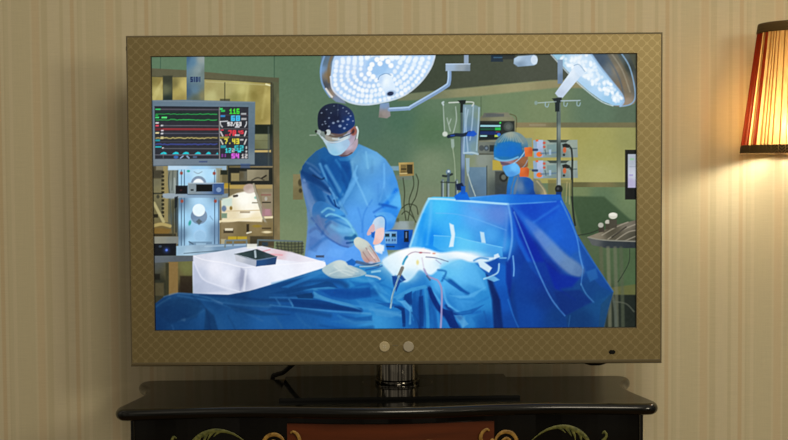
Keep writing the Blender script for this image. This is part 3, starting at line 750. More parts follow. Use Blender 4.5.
    # orange cubes
    p.P([(524.4, 147.4), (531, 147), (532.6, 149), (532.4, 156.4), (525, 156.6)], [(526, 150, (226, 118, 56)), (531, 152, (190, 88, 40)), (528, 155, (214, 108, 52))], 1, .5)
    p.P([(520.4, 167.6), (527.6, 167.2), (529.2, 169), (528.6, 176.6), (519.6, 176.6)], [(522, 170, (222, 112, 52)), (528, 172, (184, 86, 40)), (523, 175, (208, 100, 48))], 1, .5)
    # ---- drip stand on the right
    p.R(556.6, 97, 560.8, 190, [(557.5, 120, (88, 104, 100)), (559, 130, (128, 140, 134)), (560, 150, (74, 90, 88)), (558.4, 180, (160, 172, 170))], 1, .6); p.S([(557.2, 100), (557.2, 188)], .7, (44, 56, 56), .7)
    p.E(558.8, 189, 3.8, 4.2, (22, 28, 32), 1, .6); p.R(556, 192, 561.4, 200, (14, 60, 130), 1, .6); p.E(558, 188.4, 1.3, 1.4, (70, 74, 76), .8)
    # ---- bags on the left drip stand
    p.R(460.6, 100, 464.8, 200, [(462, 120, (80, 100, 100)), (463, 160, (120, 144, 176)), (461.5, 175, (76, 100, 140))], .95, .6); p.S([(461, 105), (461, 188)], .9, (44, 60, 66), .7)
    p.P([(443.4, 103), (458.6, 103.4), (459, 134), (451, 136.4), (444, 133)], [(446, 110, (110, 134, 112)), (452, 122, (120, 142, 118)), (456, 112, (104, 126, 102))], .6, 1)
    for q in ([(443.6, 103), (443.4, 108), (444.6, 132)], [(447, 118), (449, 126), (450.4, 131)], [(451, 119), (449, 124)], [(455.6, 107), (456.4, 120), (453, 134)]):
        p.S(q, 1.1, (170, 186, 176), .75, .6)
    p.P([(463, 105), (474, 104.6), (480.4, 107.4), (480, 122), (477.6, 138), (478, 153), (472, 155), (464, 153.6), (463, 130)], [(466, 112, (130, 160, 178)), (472, 120, (104, 136, 160)), (477, 116, (120, 144, 134)), (468, 134, (90, 130, 190)), (474, 148, (122, 152, 160)), (466, 150, (110, 150, 190))], .88, .8)
    for q in ([(473.4, 105), (472, 125), (470, 140)], [(465.6, 108), (464.6, 130), (463.6, 152)], [(479, 108), (478, 130), (476.6, 150)], [(468, 110), (466, 126), (468, 152)]):
        p.S(q, 1.3, (176, 202, 222), .65, .7)
    p.S([(448.6, 136.4), (456, 134.8), (463, 135), (470, 132.6)], 3.4, (18, 34, 54), .95, .7); p.P([(468, 131.6), (474, 130.6), (477, 134), (474, 136.4), (466, 136)], (26, 96, 206), .95, .8); p.S([(451, 135.6), (454, 135.4)], 1.4, (50, 90, 190), .8); p.E(445, 134, 2.6, 2.5, (206, 214, 204), .95, .8)
    p.S([(449, 102.8), (472, 102.2), (472.2, 106)], 1.3, (196, 204, 196), .9, .5); p.S([(443.4, 105), (442.2, 103), (443.6, 102)], 1.5, (186, 202, 206), .9, .6); p.P([(457.6, 100.6), (466, 100.2), (465.4, 103.6), (463, 104.6), (462.6, 112.6), (460.2, 112.6), (460.4, 104)], (16, 30, 30), 1, .6)
    p.P([(450.8, 139), (454, 139), (454.4, 146), (453, 150), (451.4, 147)], (160, 180, 172), .8, .7); p.S([(452.8, 148), (454.8, 165), (455.6, 196)], 1.0, (150, 166, 140), .85, .5)
    p.S([(464, 153), (472, 152.6), (478, 154)], 1.8, (176, 202, 214), .85, .6); p.P([(465.6, 158), (469.6, 158), (469.4, 170), (467.6, 176), (466.4, 170)], (150, 178, 196), .85, .7); p.S([(468, 174), (471, 184), (475.4, 196)], 1.0, (176, 192, 186), .9, .5)
    # gas cylinders
    for x in (442.6, 448, 456.6):
        p.S([(x, 180), (x, 197)], 2.4, (98, 116, 124), .9, .6); p.S([(x + .8, 181), (x + .8, 197)], .8, (176, 192, 196), .7, .4); p.S([(x - 1.3, 181), (x - 1.3, 197)], .8, (40, 50, 48), .7, .4)
    p.E(448.4, 172, 2.6, 2.8, (104, 130, 150), 1, .6); p.E(448.6, 171.2, 1.2, 1.2, (196, 214, 222), .9); p.S([(443, 175.6), (447, 176), (452, 174)], 2.2, (34, 44, 46), .9, .6); p.S([(448.4, 174), (448.4, 182)], 2.6, (64, 84, 96), .9, .6); p.S([(441, 182), (456, 182.6)], 1.2, (52, 62, 58), .8)
    p.P([(455.6, 184), (462, 182.6), (464, 186), (463, 190.6), (457, 190)], (14, 30, 60), 1, .7)
    # ---- right-hand monitor and trolley
    p.R(625, 149.6, 640, 199.4, (16, 20, 22), 1, .6); p.R(628, 154, 640, 187.6, [(630, 160, (170, 178, 190)), (634, 175, (196, 202, 214)), (630, 182, (176, 170, 204))], 1, .5); p.R(630, 158, 634, 160, (140, 190, 150), .8, .5); p.R(629, 166, 638, 167, (150, 156, 170), .7, .4); p.R(629, 174, 633, 176, (160, 150, 200), .7, .4)
    p.P([(588, 236.6), (600, 232), (612, 225.6), (640, 219), (640, 243), (604, 243)], [(596, 236, (130, 122, 104)), (612, 232, (78, 74, 60)), (628, 226, (112, 106, 92)), (634, 236, (70, 68, 56))], 1, .7)
    for q in ([(602, 235), (616, 227), (628, 222)], [(608, 239), (622, 230), (636, 224)], [(616, 240), (628, 232), (638, 230)], [(622, 242), (636, 236)]):
        p.S(q, 1.1, (164, 156, 138), .7, .6)
    p.S([(612, 237), (626, 227)], 1.5, (40, 38, 32), .7)
    p.P([(587.6, 237.4), (604, 240), (640, 241), (640, 248), (606, 248), (592, 245)], [(592, 240, (88, 92, 92)), (612, 244, (46, 54, 60)), (634, 244, (40, 48, 54))], 1, .7); p.S([(588, 237.2), (604, 240), (638, 241.4)], 1.2, (146, 144, 130), .8)
    p.P([(598.6, 224.4), (603.4, 224), (604.4, 231.6), (598.6, 232.4)], (62, 56, 48), .95, .6); p.E(600.8, 225, 2.7, 2.5, (176, 176, 164), 1, .6); p.E(607.6, 222, 2.5, 2.3, (186, 184, 170), 1, .6); p.R(605.6, 223.6, 609.6, 229, (66, 60, 50), .9, .6); p.R(609.2, 219, 616.8, 228, (70, 66, 56), .95, .7); p.E(613, 215.6, 4.4, 3.2, (206, 204, 190), 1, .6); p.E(613, 214.4, 4.0, 1.7, (230, 228, 216), .9, .6)
    for x, c in ((601, (96, 96, 74)), (608, (124, 124, 100)), (615, (110, 112, 92)), (621, (84, 92, 72))):
        p.S([(x, 248), (x + 1.5, 300), (x + 2, 332)], 3.6, c, .6, 1.2)
    p.S([(629.6, 249), (629, 262), (623, 274), (618, 282)], .9, (40, 52, 40), .8); p.S([(614, 302), (626, 304), (634, 312)], 1.4, (92, 96, 82), .6); p.S([(611, 290), (615, 308), (616, 332)], 3.0, (84, 92, 82), .8, 1)
    # ---- theatre lamp, left
    p.P([(322, 50), (336, 50), (340, 66), (340, 92), (346, 104), (336, 102), (328, 95.5), (322, 84), (320, 72)], [(321, 70, (108, 150, 200)), (326, 62, (86, 110, 130)), (328, 75, (130, 110, 82)), (325, 86, (70, 76, 84)), (330, 95, (150, 130, 110)), (336, 100, (120, 140, 170))], 1, .8)
    p.S([(325.4, 54), (321.4, 66), (321, 78), (324, 88), (330, 97)], 1.8, (120, 160, 210), .9, .7); p.S([(333, 54), (329, 66), (329, 82)], 2.6, (116, 98, 70), .8, 1); p.S([(326, 89), (329.4, 94), (332, 97)], 1.8, (226, 226, 222), .9, .6)
    face = [(337, 50), (332.4, 62), (330.6, 77), (332.6, 89), (341, 97.6), (353, 103.4), (369, 104.6), (388, 101.2), (405, 95), (420, 83), (430, 69.5), (434.4, 58), (434.8, 50)]
    p.P(face, [(340, 70, (176, 206, 242)), (360, 80, (168, 200, 240)), (384, 62, (172, 206, 244)), (410, 70, (170, 206, 246)), (425, 62, (186, 216, 248)), (345, 95, (180, 210, 244)), (385, 95, (176, 210, 244))], 1, .8)
    p.S(face[2:], 1.8, (214, 228, 246), .85, .6)
    ring = [tuple(q) for q in catmull(face[1:-1], 10)]
    ccx, ccy = 379, 66
    for f, n in ((.91, 32), (.78, 28), (.65, 24), (.52, 19), (.38, 12)):
        q = np.array([(ccx + (x - ccx) * f, ccy + (y - ccy) * f + (0 if f > .8 else 0)) for x, y in ring])
        d = np.r_[0, np.cumsum(np.hypot(*np.diff(q, axis=0).T))]
        for t in np.linspace(0, d[-1], n):
            x, y = np.interp(t, d, q[:, 0]), np.interp(t, d, q[:, 1])
            e_ = rnd.uniform(1.7, 2.3)
            p.E(x + rnd.uniform(-.5, .5), y + rnd.uniform(-.5, .5), e_, e_ * 1.1, (250, 254, 255), rnd.uniform(.7, .95), 1.0)
        # upper arc of the same ring, cut by the picture edge
        if f < .8:
            for t in np.linspace(0, 1, n // 2):
                x = q[0, 0] + (q[-1, 0] - q[0, 0]) * t
                y = min(q[0, 1], q[-1, 1]) - 6 * math.sin(math.pi * t) * (1 if f < .6 else .5)
                p.E(x, y, 2.2, 2.2, (240, 250, 255), .8, .9)
    p.E(377, 66, 11, 9.5, (150, 190, 236), .8, 1.5)
    for x, y in ((370, 69), (369, 74), (373, 77), (372, 65), (382, 59), (388, 62), (391, 66), (380, 64), (377, 60)):
        p.E(x, y, 2.6, 2.6, (252, 255, 255), .95, .8)
    p.G(350, 66, 16, 10, (220, 236, 255), .35); p.G(410, 64, 16, 8, (214, 234, 255), .3)
    p.P([(378, 79), (381, 75.6), (386, 74), (391, 75.4), (396.6, 91), (393, 96), (386.4, 96.4)], [(380, 80, (190, 216, 246)), (386, 82, (240, 250, 255)), (392, 84, (220, 238, 255)), (388, 94, (206, 228, 250))], 1, .7)
    p.S([(378, 80), (380, 76.2), (386, 73.8), (391, 75.6)], .8, (112, 146, 190), .7); p.E(390.8, 93.6, 5.2, 3.2, (170, 196, 226), 1, .6, -12); p.E(390.4, 93.8, 3.3, 2.1, (34, 50, 82), 1, .6, -12)
    p.P([(380, 103.6), (389, 102.6), (390.6, 116), (387, 118.4), (378.6, 117.4)], [(384, 105, (120, 150, 190)), (384, 114, (150, 140, 136)), (381, 116, (128, 122, 116))], 1, .7)
    p.S([(389.5, 109.6), (408, 108.4), (412, 106.6), (444, 88), (449, 82), (449.4, 68)], 3.8, (126, 156, 196), 1, .6); p.S([(389.5, 108.6), (408, 107.4), (411, 105.8), (443, 87), (448, 81), (448.4, 68)], 1.4, (176, 204, 234), .9, .6)
    p.R(445.6, 64, 470.2, 71.4, [(450, 66, (156, 180, 206)), (462, 68, (146, 160, 172)), (468, 70, (120, 136, 150))], 1, .6); p.R(464, 50, 468.6, 64.4, (144, 164, 188), 1, .6); p.S([(446, 64.6), (470, 64.4)], .9, (190, 210, 230), .8)
    p.R(491, 55.6, 503, 62.2, (24, 44, 60), 1, .7); p.R(502, 55, 515, 59.8, (40, 46, 44), .9, .8); p.S([(494, 58), (502, 58)], 1.2, (60, 100, 130), .8)
    p.P([(514, 59), (518, 56.6), (534, 55.4), (537, 57), (537, 64), (534, 65.8), (518, 67.2), (513.6, 64)], [(518, 59, (176, 200, 222)), (520, 65, (126, 150, 174)), (530, 60, (156, 182, 208))], 1, .7); p.E(534.2, 60.4, 3.4, 4.6, (206, 222, 238), 1, .6)
    # ---- theatre lamp, right
    p.P([(584, 48), (626, 48), (636, 70), (637, 99), (634, 104), (622, 107), (614, 106), (600, 80)], [(600, 62, (60, 80, 100)), (608, 72, (96, 110, 122)), (616, 70, (134, 126, 110)), (622, 86, (118, 104, 84)), (630, 90, (96, 96, 88)), (628, 68, (46, 56, 52)), (620, 60, (70, 84, 86)), (626, 101, (150, 134, 116))], 1, .7)
    p.P([(606, 52), (616, 52), (628, 74), (632, 96), (626, 98), (622, 80)], (128, 112, 86), .55, 2); p.S([(620, 52), (629, 66), (634, 84), (635, 98), (630, 104.6), (620, 106.4)], 1.3, (132, 168, 200), .9, .6); p.S([(602, 52), (614, 68), (621, 84), (624, 100)], 1.6, (74, 90, 106), .6, 1); p.S([(610, 52), (622, 70), (630, 92)], 1.2, (170, 164, 146), .5, .9)
    rf = [(551, 54), (560, 64), (575, 79.6), (588, 91), (602, 101), (613, 105.6), (620.6, 105.6), (623.4, 101.6), (621, 94), (612, 82), (599, 66), (589, 52), (560, 50)]
    p.P(rf, [(558, 58, (150, 196, 222)), (575, 62, (196, 222, 244)), (590, 75, (190, 220, 246)), (600, 86, (176, 212, 242)), (612, 98, (150, 194, 232)), (585, 86, (170, 206, 236))], 1, .8)
    p.S([(588, 50), (600, 67), (612, 82), (621.4, 94), (623.6, 101.6), (620.6, 105.8)], 2.0, (150, 186, 226), .9, .7); p.S([(551, 55), (560, 65), (575, 80.6), (588, 92), (602, 102), (613, 106)], 1.0, (206, 224, 234), .8, .5)
    for k in range(150):
        t, s_ = rnd.random(), rnd.random()
        ax, ay = 556 + 60 * t, 58 + 45 * t
        bx, by = 588 + 34 * t, 54 + 44 * t
        x, y = ax + (bx - ax) * s_ * .92 + 1, ay + (by - ay) * s_ * .92
        p.E(x, y, 1.5, 1.6, (246, 252, 255), .55, .8)
    p.G(580, 64, 10, 7, (240, 248, 255), .5); p.G(592, 78, 8, 5, (240, 248, 255), .45, 40)
    p.R(557.6, 60, 562.8, 84, [(559, 70, (130, 154, 180)), (562, 78, (104, 128, 156))], .95, .6)
    p.P([(574.6, 66.4), (579, 66), (584, 72.6), (562.6, 98), (558, 97), (555, 93.4)], [(572, 72, (226, 238, 250)), (566, 84, (206, 222, 240)), (560, 94, (190, 206, 226)), (580, 72, (200, 220, 240))], 1, .6); p.E(579, 71, 6.4, 3.6, (214, 232, 250), .8, .8, 50); p.S([(574, 66), (579, 65), (585, 72)], .9, (146, 176, 206), .8)
    p.P([(552, 98.6), (561.6, 97.6), (562, 101.4), (559.6, 103), (559.4, 111.6), (555.2, 111.6), (555, 103)], (22, 36, 40), 1, .6)
    p.S([(538, 103), (556, 101.8)], 1.0, (168, 188, 186), .8, .5); p.S([(561, 101), (580, 100.6)], 1.1, (168, 188, 196), .9, .5)
    for x, y in ((547, 104), (565.6, 103.4), (578.6, 103)):
        p.S([(x - 1.6, y - 1.4), (x - 1.6, y + 2), (x + .6, y + 3), (x + 1.8, y)], 1.0, (150, 178, 186), .85, .5)
    p.E(536, 103, 1.6, 2.0, (140, 166, 168), .7, .7)
    # ---- surgeon
    gown = [(324.4, 146.6), (316, 151), (308, 158.4), (302.4, 166), (300.4, 175), (301.6, 184), (304, 196), (306.6, 208), (308.4, 222), (306.6, 240), (304.6, 258), (306, 264), (372, 268), (390, 262), (386, 246), (384, 232), (391, 229), (396, 219), (401.4, 207), (400.4, 196), (397.4, 182), (392.6, 169), (385.6, 159), (377, 152), (367, 147.4), (358.6, 143.8), (352, 153.4), (345, 156), (336, 155)]
    p.P(gown, [(312, 158, (44, 102, 160)), (304, 168, (34, 88, 150)), (303, 186, (92, 132, 188)), (312, 178, (24, 74, 140)), (326, 158, (32, 104, 172)), (330, 176, (30, 108, 186)), (345, 166, (14, 92, 170)), (340, 190, (66, 142, 212)), (355, 160, (96, 158, 214)), (365, 165, (94, 160, 220)), (376, 160, (104, 168, 226)), (386, 166, (84, 152, 220)), (380, 185, (84, 156, 228)), (394, 182, (70, 148, 226)), (398, 202, (90, 176, 240)), (392, 212, (44, 136, 230)), (386, 224, (74, 156, 236)), (366, 195, (92, 164, 230)), (356, 215, (86, 160, 236)), (374, 215, (86, 160, 238)), (350, 250, (92, 160, 240)), (366, 240, (84, 156, 238)), (314, 212, (92, 134, 184)), (312, 240, (90, 138, 206)), (320, 254, (100, 158, 232)), (336, 256, (96, 160, 240))], 1, .8)
    # torso shading and folds
    p.P([(331, 158), (346, 158), (352, 170), (350, 186), (343, 200), (334, 188), (326, 172)], (10, 86, 164), .6, 4, True)
    p.P([(320, 160), (326, 162), (334, 182), (342, 204), (347, 214), (340, 208), (330, 192), (322, 174)], (8, 76, 150), .45, 2, True)
    for q, wd, c, a, so in (([(326, 166), (334, 180), (342, 194)], 3.4, (84, 150, 212), .8, 1.6), ([(320, 164), (325, 176), (331, 186), (340, 203), (346, 214)], 2.6, (92, 160, 220), .75, 1.4), ([(336, 160), (344, 172), (350, 186)], 2.6, (62, 136, 204), .7, 1.6),
                            ([(310, 168), (318, 175), (326, 183), (331, 190)], 2.2, (90, 142, 200), .6, 1.4), ([(306, 162), (314, 166), (320, 172)], 2.0, (84, 132, 184), .5, 1.4), ([(302, 172), (312, 178), (322, 184), (330, 192)], 4.0, (12, 64, 132), .7, 1.8), ([(313, 175), (321, 179), (324, 178)], 1.6, (8, 48, 104), .7, .9),
                            ([(304, 180), (316, 186), (330, 194)], 2.2, (110, 150, 204), .7, 1.3), ([(304, 186), (308, 200), (314, 214), (322, 230)], 4.0, (110, 144, 198), .6, 1.8), ([(312, 186), (318, 198), (324, 206)], 7, (26, 90, 160), .65, 3),
                            ([(330, 188), (334, 196), (336, 204), (344, 212)], 2.4, (96, 164, 226), .7, 1.0), ([(328, 196), (333, 204), (339, 208)], 2.0, (8, 80, 160), .8, .9), ([(334, 200), (336, 206)], 1.4, (6, 60, 130), .8, .7),
                            ([(356, 178), (346, 195), (340, 204)], 3.2, (96, 166, 232), .6, 1.6), ([(350, 172), (344, 188), (338, 200)], 2.4, (20, 108, 192), .5, 1.4), ([(357, 166), (355, 176), (362, 192), (368, 206)], 1.8, (120, 184, 240), .6, 1.2), ([(352, 162), (354, 176)], 3.0, (110, 170, 222), .7, 1.6),
                            ([(366, 152), (368, 168)], 1.6, (140, 196, 240), .45, 1.4), ([(372, 160), (372, 172)], 3.0, (78, 142, 204), .5, 1.8), ([(384, 164), (384, 186), (380, 200)], 1.8, (120, 186, 246), .5, 1.4), ([(378, 184), (378, 204)], 2.0, (70, 142, 218), .4, 1.6),
                            ([(396, 190), (390, 200), (384, 206)], 4.0, (22, 118, 226), .7, 2.0), ([(380, 204), (388, 206), (396, 208)], 2.6, (18, 92, 190), .7, 1.4), ([(374, 212), (384, 206), (390, 206)], 2.0, (40, 112, 206), .6, 1.4), ([(375, 216), (386, 214), (396, 216)], 1.4, (40, 120, 216), .6, 1.0),
                            ([(372, 200), (364, 214), (362, 232)], 1.4, (56, 132, 220), .5, 1.3), ([(358, 208), (362, 222), (364, 240)], 1.6, (60, 134, 220), .4, 1.4), ([(312, 218), (326, 232), (340, 244)], 2.4, (60, 106, 176), .7, 1.3), ([(312, 248), (326, 238), (334, 240)], 3.2, (50, 118, 196), .5, 1.8), ([(309, 232), (316, 228), (322, 232)], 3.0, (70, 112, 176), .5, 1.5), ([(308, 214), (308, 240), (306, 258)], 2.4, (100, 140, 200), .5, 1.4)):
        p.S(q, wd, c, a, so)
    for q, c, a, so in (([(338, 158), (347, 157.4), (353, 153), (358, 146.4), (359.4, 148), (355, 156), (348, 161), (340, 161)], (70, 146, 210), .5, 1.0), ([(341, 164), (349, 166), (352, 178), (347, 190), (342, 180)], (4, 78, 156), .5, 1.6),
                        ([(354, 170), (358, 178), (350, 194), (342, 206), (346, 192)], (104, 172, 234), .5, 1.2), ([(326, 172), (334, 186), (340, 198), (336, 196), (328, 184)], (10, 82, 160), .5, 1.0), ([(304, 172), (314, 178), (326, 186), (332, 194), (320, 190), (306, 182)], (14, 72, 142), .5, 1.2),
                        ([(306, 188), (310, 190), (320, 214), (324, 230), (316, 222), (309, 204)], (98, 138, 196), .45, 1.0), ([(314, 184), (322, 190), (326, 200), (322, 206), (316, 198)], (24, 92, 164), .5, 1.2), ([(378, 196), (384, 188), (386, 198), (380, 206)], (64, 140, 216), .5, 1.4), ([(386, 196), (397, 192), (400, 204), (390, 204)], (88, 172, 240), .5, 1.6), ([(384, 206), (400, 208), (396, 217), (384, 212)], (60, 146, 232), .5, 1.2),
                        ([(362, 154), (372, 154), (376, 164), (366, 168)], (112, 176, 228), .4, 2), ([(310, 236), (322, 240), (316, 252), (308, 250)], (64, 118, 190), .4, 1.6), ([(330, 248), (346, 250), (340, 258), (326, 256)], (110, 172, 244), .4, 1.8)):
        p.P(q, c, a, so)
    # right forearm (over the torso)
    arm = [(314, 204), (322, 201), (334, 207), (343, 212), (350, 222), (358, 235), (356, 242), (351, 247), (344, 246.6), (332, 240), (324, 234), (316, 224), (312, 214)]
    p.P(arm, [(318, 206, (54, 120, 190)), (326, 210, (56, 130, 202)), (340, 214, (68, 152, 226)), (348, 226, (104, 174, 232)), (342, 230, (92, 162, 222)), (354, 238, (96, 170, 214)), (332, 226, (96, 140, 196)), (320, 222, (84, 122, 178)), (336, 238, (108, 142, 200)), (346, 244, (88, 134, 206))], .95, 1.0, True)
    for q, wd, c, a, so in (([(322, 216), (332, 218), (344, 216)], 2.6, (30, 104, 184), .5, 1.3), ([(326, 222), (331, 219), (338, 222), (352, 228)], 2.2, (40, 118, 196), .5, 1.2), ([(332, 226), (340, 230), (352, 230)], 4.0, (120, 184, 236), .5, 1.8), ([(322, 212), (328, 208), (334, 210)], 2.0, (120, 184, 226), .7, 1.0), ([(326, 216), (332, 214), (346, 220), (354, 232)], 1.8, (128, 196, 236), .7, 1.0), ([(322, 234), (326, 226), (330, 222)], 2.6, (40, 100, 172), .5, 1.6), ([(346, 238), (352, 238), (355, 236)], 3.6, (20, 90, 160), .7, 1.3), ([(347, 243), (353, 242)], 2.0, (14, 76, 150), .6, 1.0), ([(316, 224), (326, 236), (340, 245), (348, 247)], 1.6, (56, 104, 180), .6, 1.0), ([(318, 216), (322, 226), (328, 234)], 2.4, (100, 128, 182), .6, 1.3)):
        p.S(q, wd, c, a, so)
    # left forearm cuff, gloves
    p.P([(376, 214), (384, 212), (392, 214), (396, 220), (392, 229), (385, 229.4), (384, 222), (378, 219)], [(380, 215, (96, 172, 236)), (390, 218, (84, 164, 240)), (390, 226, (60, 142, 230))], .8, 1.2, True)
    p.S([(376, 217), (382, 216), (385.4, 220), (385.4, 229)], 1.4, (40, 120, 210), .7, .8)
    p.P([(373, 222), (376, 218), (381, 216.4), (384.4, 219), (384.6, 226), (383.4, 232), (379, 233), (375, 231), (371, 230)], [(376, 222, (196, 218, 238)), (382, 222, (170, 206, 236)), (378, 230, (206, 206, 220))], 1, .7, True)
    p.P([(370.6, 226), (374, 224), (374.6, 230), (371, 234), (368, 235.4), (367, 233)], (216, 180, 186), 1, .6, True)
    p.P([(376, 230), (383.6, 228), (383.8, 237), (380.6, 242.6), (376.6, 244.6), (373, 243.6), (374.6, 238)], [(379, 233, (240, 206, 200)), (376, 242, (234, 190, 180)), (382, 236, (236, 208, 206))], 1, .6, True)
    p.P([(371, 232), (375, 232), (374, 238), (371.6, 237)], (30, 106, 200), .85, .7)
    p.P([(354, 240), (357.6, 237), (362, 238.4), (368, 242), (374, 250), (380, 260), (379.4, 263), (375, 264), (366, 262.6), (362, 258), (360, 251), (355, 245.6)], [(358, 241, (208, 218, 206)), (364, 245, (204, 214, 206)), (366, 254, (186, 168, 164)), (374, 256, (206, 176, 172)), (368, 261, (190, 146, 142)), (370, 249, (186, 190, 184))], 1, .7, True)
    for q in ([(366, 248), (370, 254), (376, 262)], [(363, 252), (367, 258), (370, 262)], [(370, 246), (376, 255), (379, 261)]):
        p.S(q, .9, (140, 108, 110), .65, .6)
    p.S([(368, 250), (374, 258)], 1.4, (234, 214, 208), .7, .6)
    # head
    p.P([(338, 152), (350, 146), (357, 138), (357.6, 145), (353, 152.4), (347, 156), (340, 156)], [(342, 155, (110, 92, 100)), (349, 147, (196, 186, 206)), (355, 143, (176, 158, 172)), (350, 153, (150, 126, 134))], 1, .7, True)
    p.S([(341, 156), (347, 155.4), (352, 152.6)], 1.1, (66, 50, 56), .7, .6)
    p.P([(328, 130), (346, 134), (352, 126), (357.4, 127), (357, 134), (354, 142), (347, 150), (338, 150), (329, 142)], [(332, 133, (110, 96, 96)), (340, 135, (124, 110, 116)), (350, 136, (160, 152, 176)), (348, 144, (186, 180, 204)), (355, 130, (150, 104, 98)), (354, 140, (178, 162, 180))], 1, .7)
    p.E(353.6, 131, 3.0, 4.6, (150, 92, 82), 1, .7, 10); p.E(353.2, 131.4, 1.4, 2.6, (80, 44, 40), .9, .6, 10)
    p.P([(318.6, 130), (325, 132), (340, 136.6), (350, 133), (350, 138), (343, 142), (334, 143), (326, 141), (320.6, 137)], [(322, 134, (120, 134, 130)), (332, 138, (140, 140, 132)), (338, 140, (150, 176, 196)), (346, 137, (170, 190, 206))], 1, .7)
    p.P([(323.6, 140), (331, 143), (340, 142), (347, 139), (350, 143), (347, 148.6), (341, 154.2), (334.6, 155.4), (329.4, 152.6), (326.4, 146)], [(330, 146, (150, 194, 224)), (340, 147, (172, 208, 234)), (346, 144, (162, 192, 222)), (334, 153, (140, 192, 228)), (328, 143, (170, 196, 214))], 1, .7, True)
    p.P([(325, 134.6), (331, 136), (338, 137.6), (338, 140.6), (330, 141), (325.6, 139)], (156, 154, 144), .9, .6); p.S([(322, 137), (328, 141.6), (338, 142), (348, 137.8)], 1.2, (206, 224, 236), .8, .6); p.S([(333, 138.4), (341, 139.4), (347, 136.6)], 2.0, (206, 216, 216), .7, .7); p.S([(326, 134), (334, 136.6), (342, 136)], 2.0, (90, 76, 66), .8, .8); p.S([(340, 138), (350, 134), (354, 131)], 1.1, (40, 44, 64), .7, .6)
    cap = [(318.6, 129), (317.6, 119), (319, 111.6), (324, 106), (331, 103.6), (339, 103.8), (347, 106.8), (352.6, 112), (354.6, 119), (354.4, 125.4), (350, 129.6), (344, 133), (338, 134), (330, 133), (323, 131.4)]
    p.P(cap, [(322, 115, (20, 28, 48)), (332, 108, (26, 38, 62)), (336, 118, (16, 26, 54)), (346, 112, (30, 44, 82)), (350, 120, (30, 66, 138)), (345, 128, (24, 60, 126)), (334, 128, (20, 40, 84)), (324, 126, (16, 26, 48))], 1, .7, True)
    for x, y, r in ((333.4, 123), (338, 121.4), (343, 121), (344.6, 128.2), (348, 119.4), (346.6, 111.6), (349, 114), (340, 126)) and ((333.4, 123, 1.3), (338, 121.4, 1.2), (343, 121.2, 1.1), (344.4, 128.2, 1.3), (348, 119.4, 1.3), (346.4, 111.4, .8), (348.6, 113.4, .8), (340, 126, 1.6), (325, 121.6, .8), (321.6, 113, .8), (329, 118, .8), (325.6, 123.6, .7), (322.4, 124.6, .6), (331, 113, .6), (343, 108, .6), (350.6, 116, .8), (353, 121, .7), (338, 110, .6), (329, 126.4, .7), (326.6, 109.6, .6), (347, 124.6, .7), (334, 106, .5)):
        p.E(x, y, r, r * .8, (176, 194, 216), .66, .7)
    p.S([(338, 104), (337.6, 116)], .8, (60, 74, 96), .5); p.P([(330, 132.4), (340, 134), (348, 131), (344, 135.6), (336, 137)], (88, 64, 56), .55, .9)
    p.E(328, 132.4, 2.6, 3.0, (196, 206, 206), .95, .6, 15); p.E(325.6, 132.6, 1.3, 1.9, (24, 28, 30), .95, .5); p.E(318.6, 132, 2.4, 2.3, (160, 172, 170), .95, .6); p.E(316, 131.4, 1.2, 1.4, (24, 30, 28), .95, .5); p.S([(310, 135.2), (316, 135)], 1.2, (150, 166, 150), .8, .6); p.S([(319, 134), (322, 138), (326, 143)], 1.1, (190, 206, 214), .8, .5)
    p.S([(356.6, 127), (358, 131), (357, 138)], 1.6, (216, 230, 230), .9, .6)
    # ---- instrument table with white cover
    p.P([(190, 256), (215, 252), (245, 247), (262, 246), (300, 255), (325, 262), (327, 268), (300, 278), (268, 287), (232, 295), (193, 295), (192, 270)], [(200, 258, (214, 218, 232)), (230, 250, (208, 216, 230)), (200, 275, (196, 204, 224)), (215, 268, (236, 238, 250)), (228, 276, (234, 238, 252)), (196, 290, (176, 186, 206)), (215, 290, (206, 212, 230)), (243, 280, (172, 178, 200)), (255, 275, (234, 238, 254)), (280, 270, (240, 244, 255)), (310, 264, (244, 246, 255)), (300, 256, (232, 232, 244))], 1, .7)
    p.P([(193, 257), (194, 262), (200, 278), (212, 284), (228, 291), (194, 294)], (178, 188, 212), .6, 1.5); p.S([(194, 262), (203, 279), (220, 286), (240, 292)], 1.4, (228, 232, 246), .6, .8); p.P([(241, 268), (245, 271), (243, 285), (240, 291), (239, 282)], (150, 156, 182), .75, 1.5); p.S([(246, 270), (244, 290)], 2.2, (246, 248, 255), .5, 1.2); p.S([(193, 255.6), (205, 260), (225, 263), (243, 267.4), (256, 266.6), (290, 264), (324, 261)], .9, (250, 250, 255), .6, .7)
    p.P([(252, 247), (266, 247.6), (292, 252), (318, 261), (300, 262), (276, 259)], [(262, 250, (224, 216, 224)), (280, 254, (226, 196, 204)), (292, 258, (226, 222, 234)), (310, 260, (236, 234, 244))], .9, .9); p.S([(262, 251.6), (270, 249.6)], 1.2, (226, 140, 150), .7, .8); p.S([(270, 254.4), (282, 255)], 1.6, (226, 150, 160), .7, .9); p.R(316, 255.4, 324, 257.4, (50, 60, 80), .8, .8)
    p.R(247, 243.8, 257, 248.6, (236, 238, 230), .9, .8)
    p.P([(234.6, 254), (257, 249), (277, 256.6), (256.4, 260)], [(240, 254, (52, 70, 72)), (258, 253, (38, 56, 60)), (270, 257, (50, 68, 76))], 1, .6); p.P([(234.6, 254), (256.4, 260), (256, 266.6), (236, 261)], [(238, 257, (200, 204, 214)), (252, 263, (170, 178, 194))], 1, .6); p.P([(256.4, 260), (277, 256.6), (275.6, 264.4), (256, 266.6)], [(260, 263, (44, 88, 146)), (272, 261, (40, 74, 124))], 1, .6); p.S([(255, 251), (255.6, 257)], 2.0, (190, 206, 214), .85, .7); p.S([(234.6, 254), (256.4, 260), (277, 256.6)], .7, (110, 126, 134), .7)
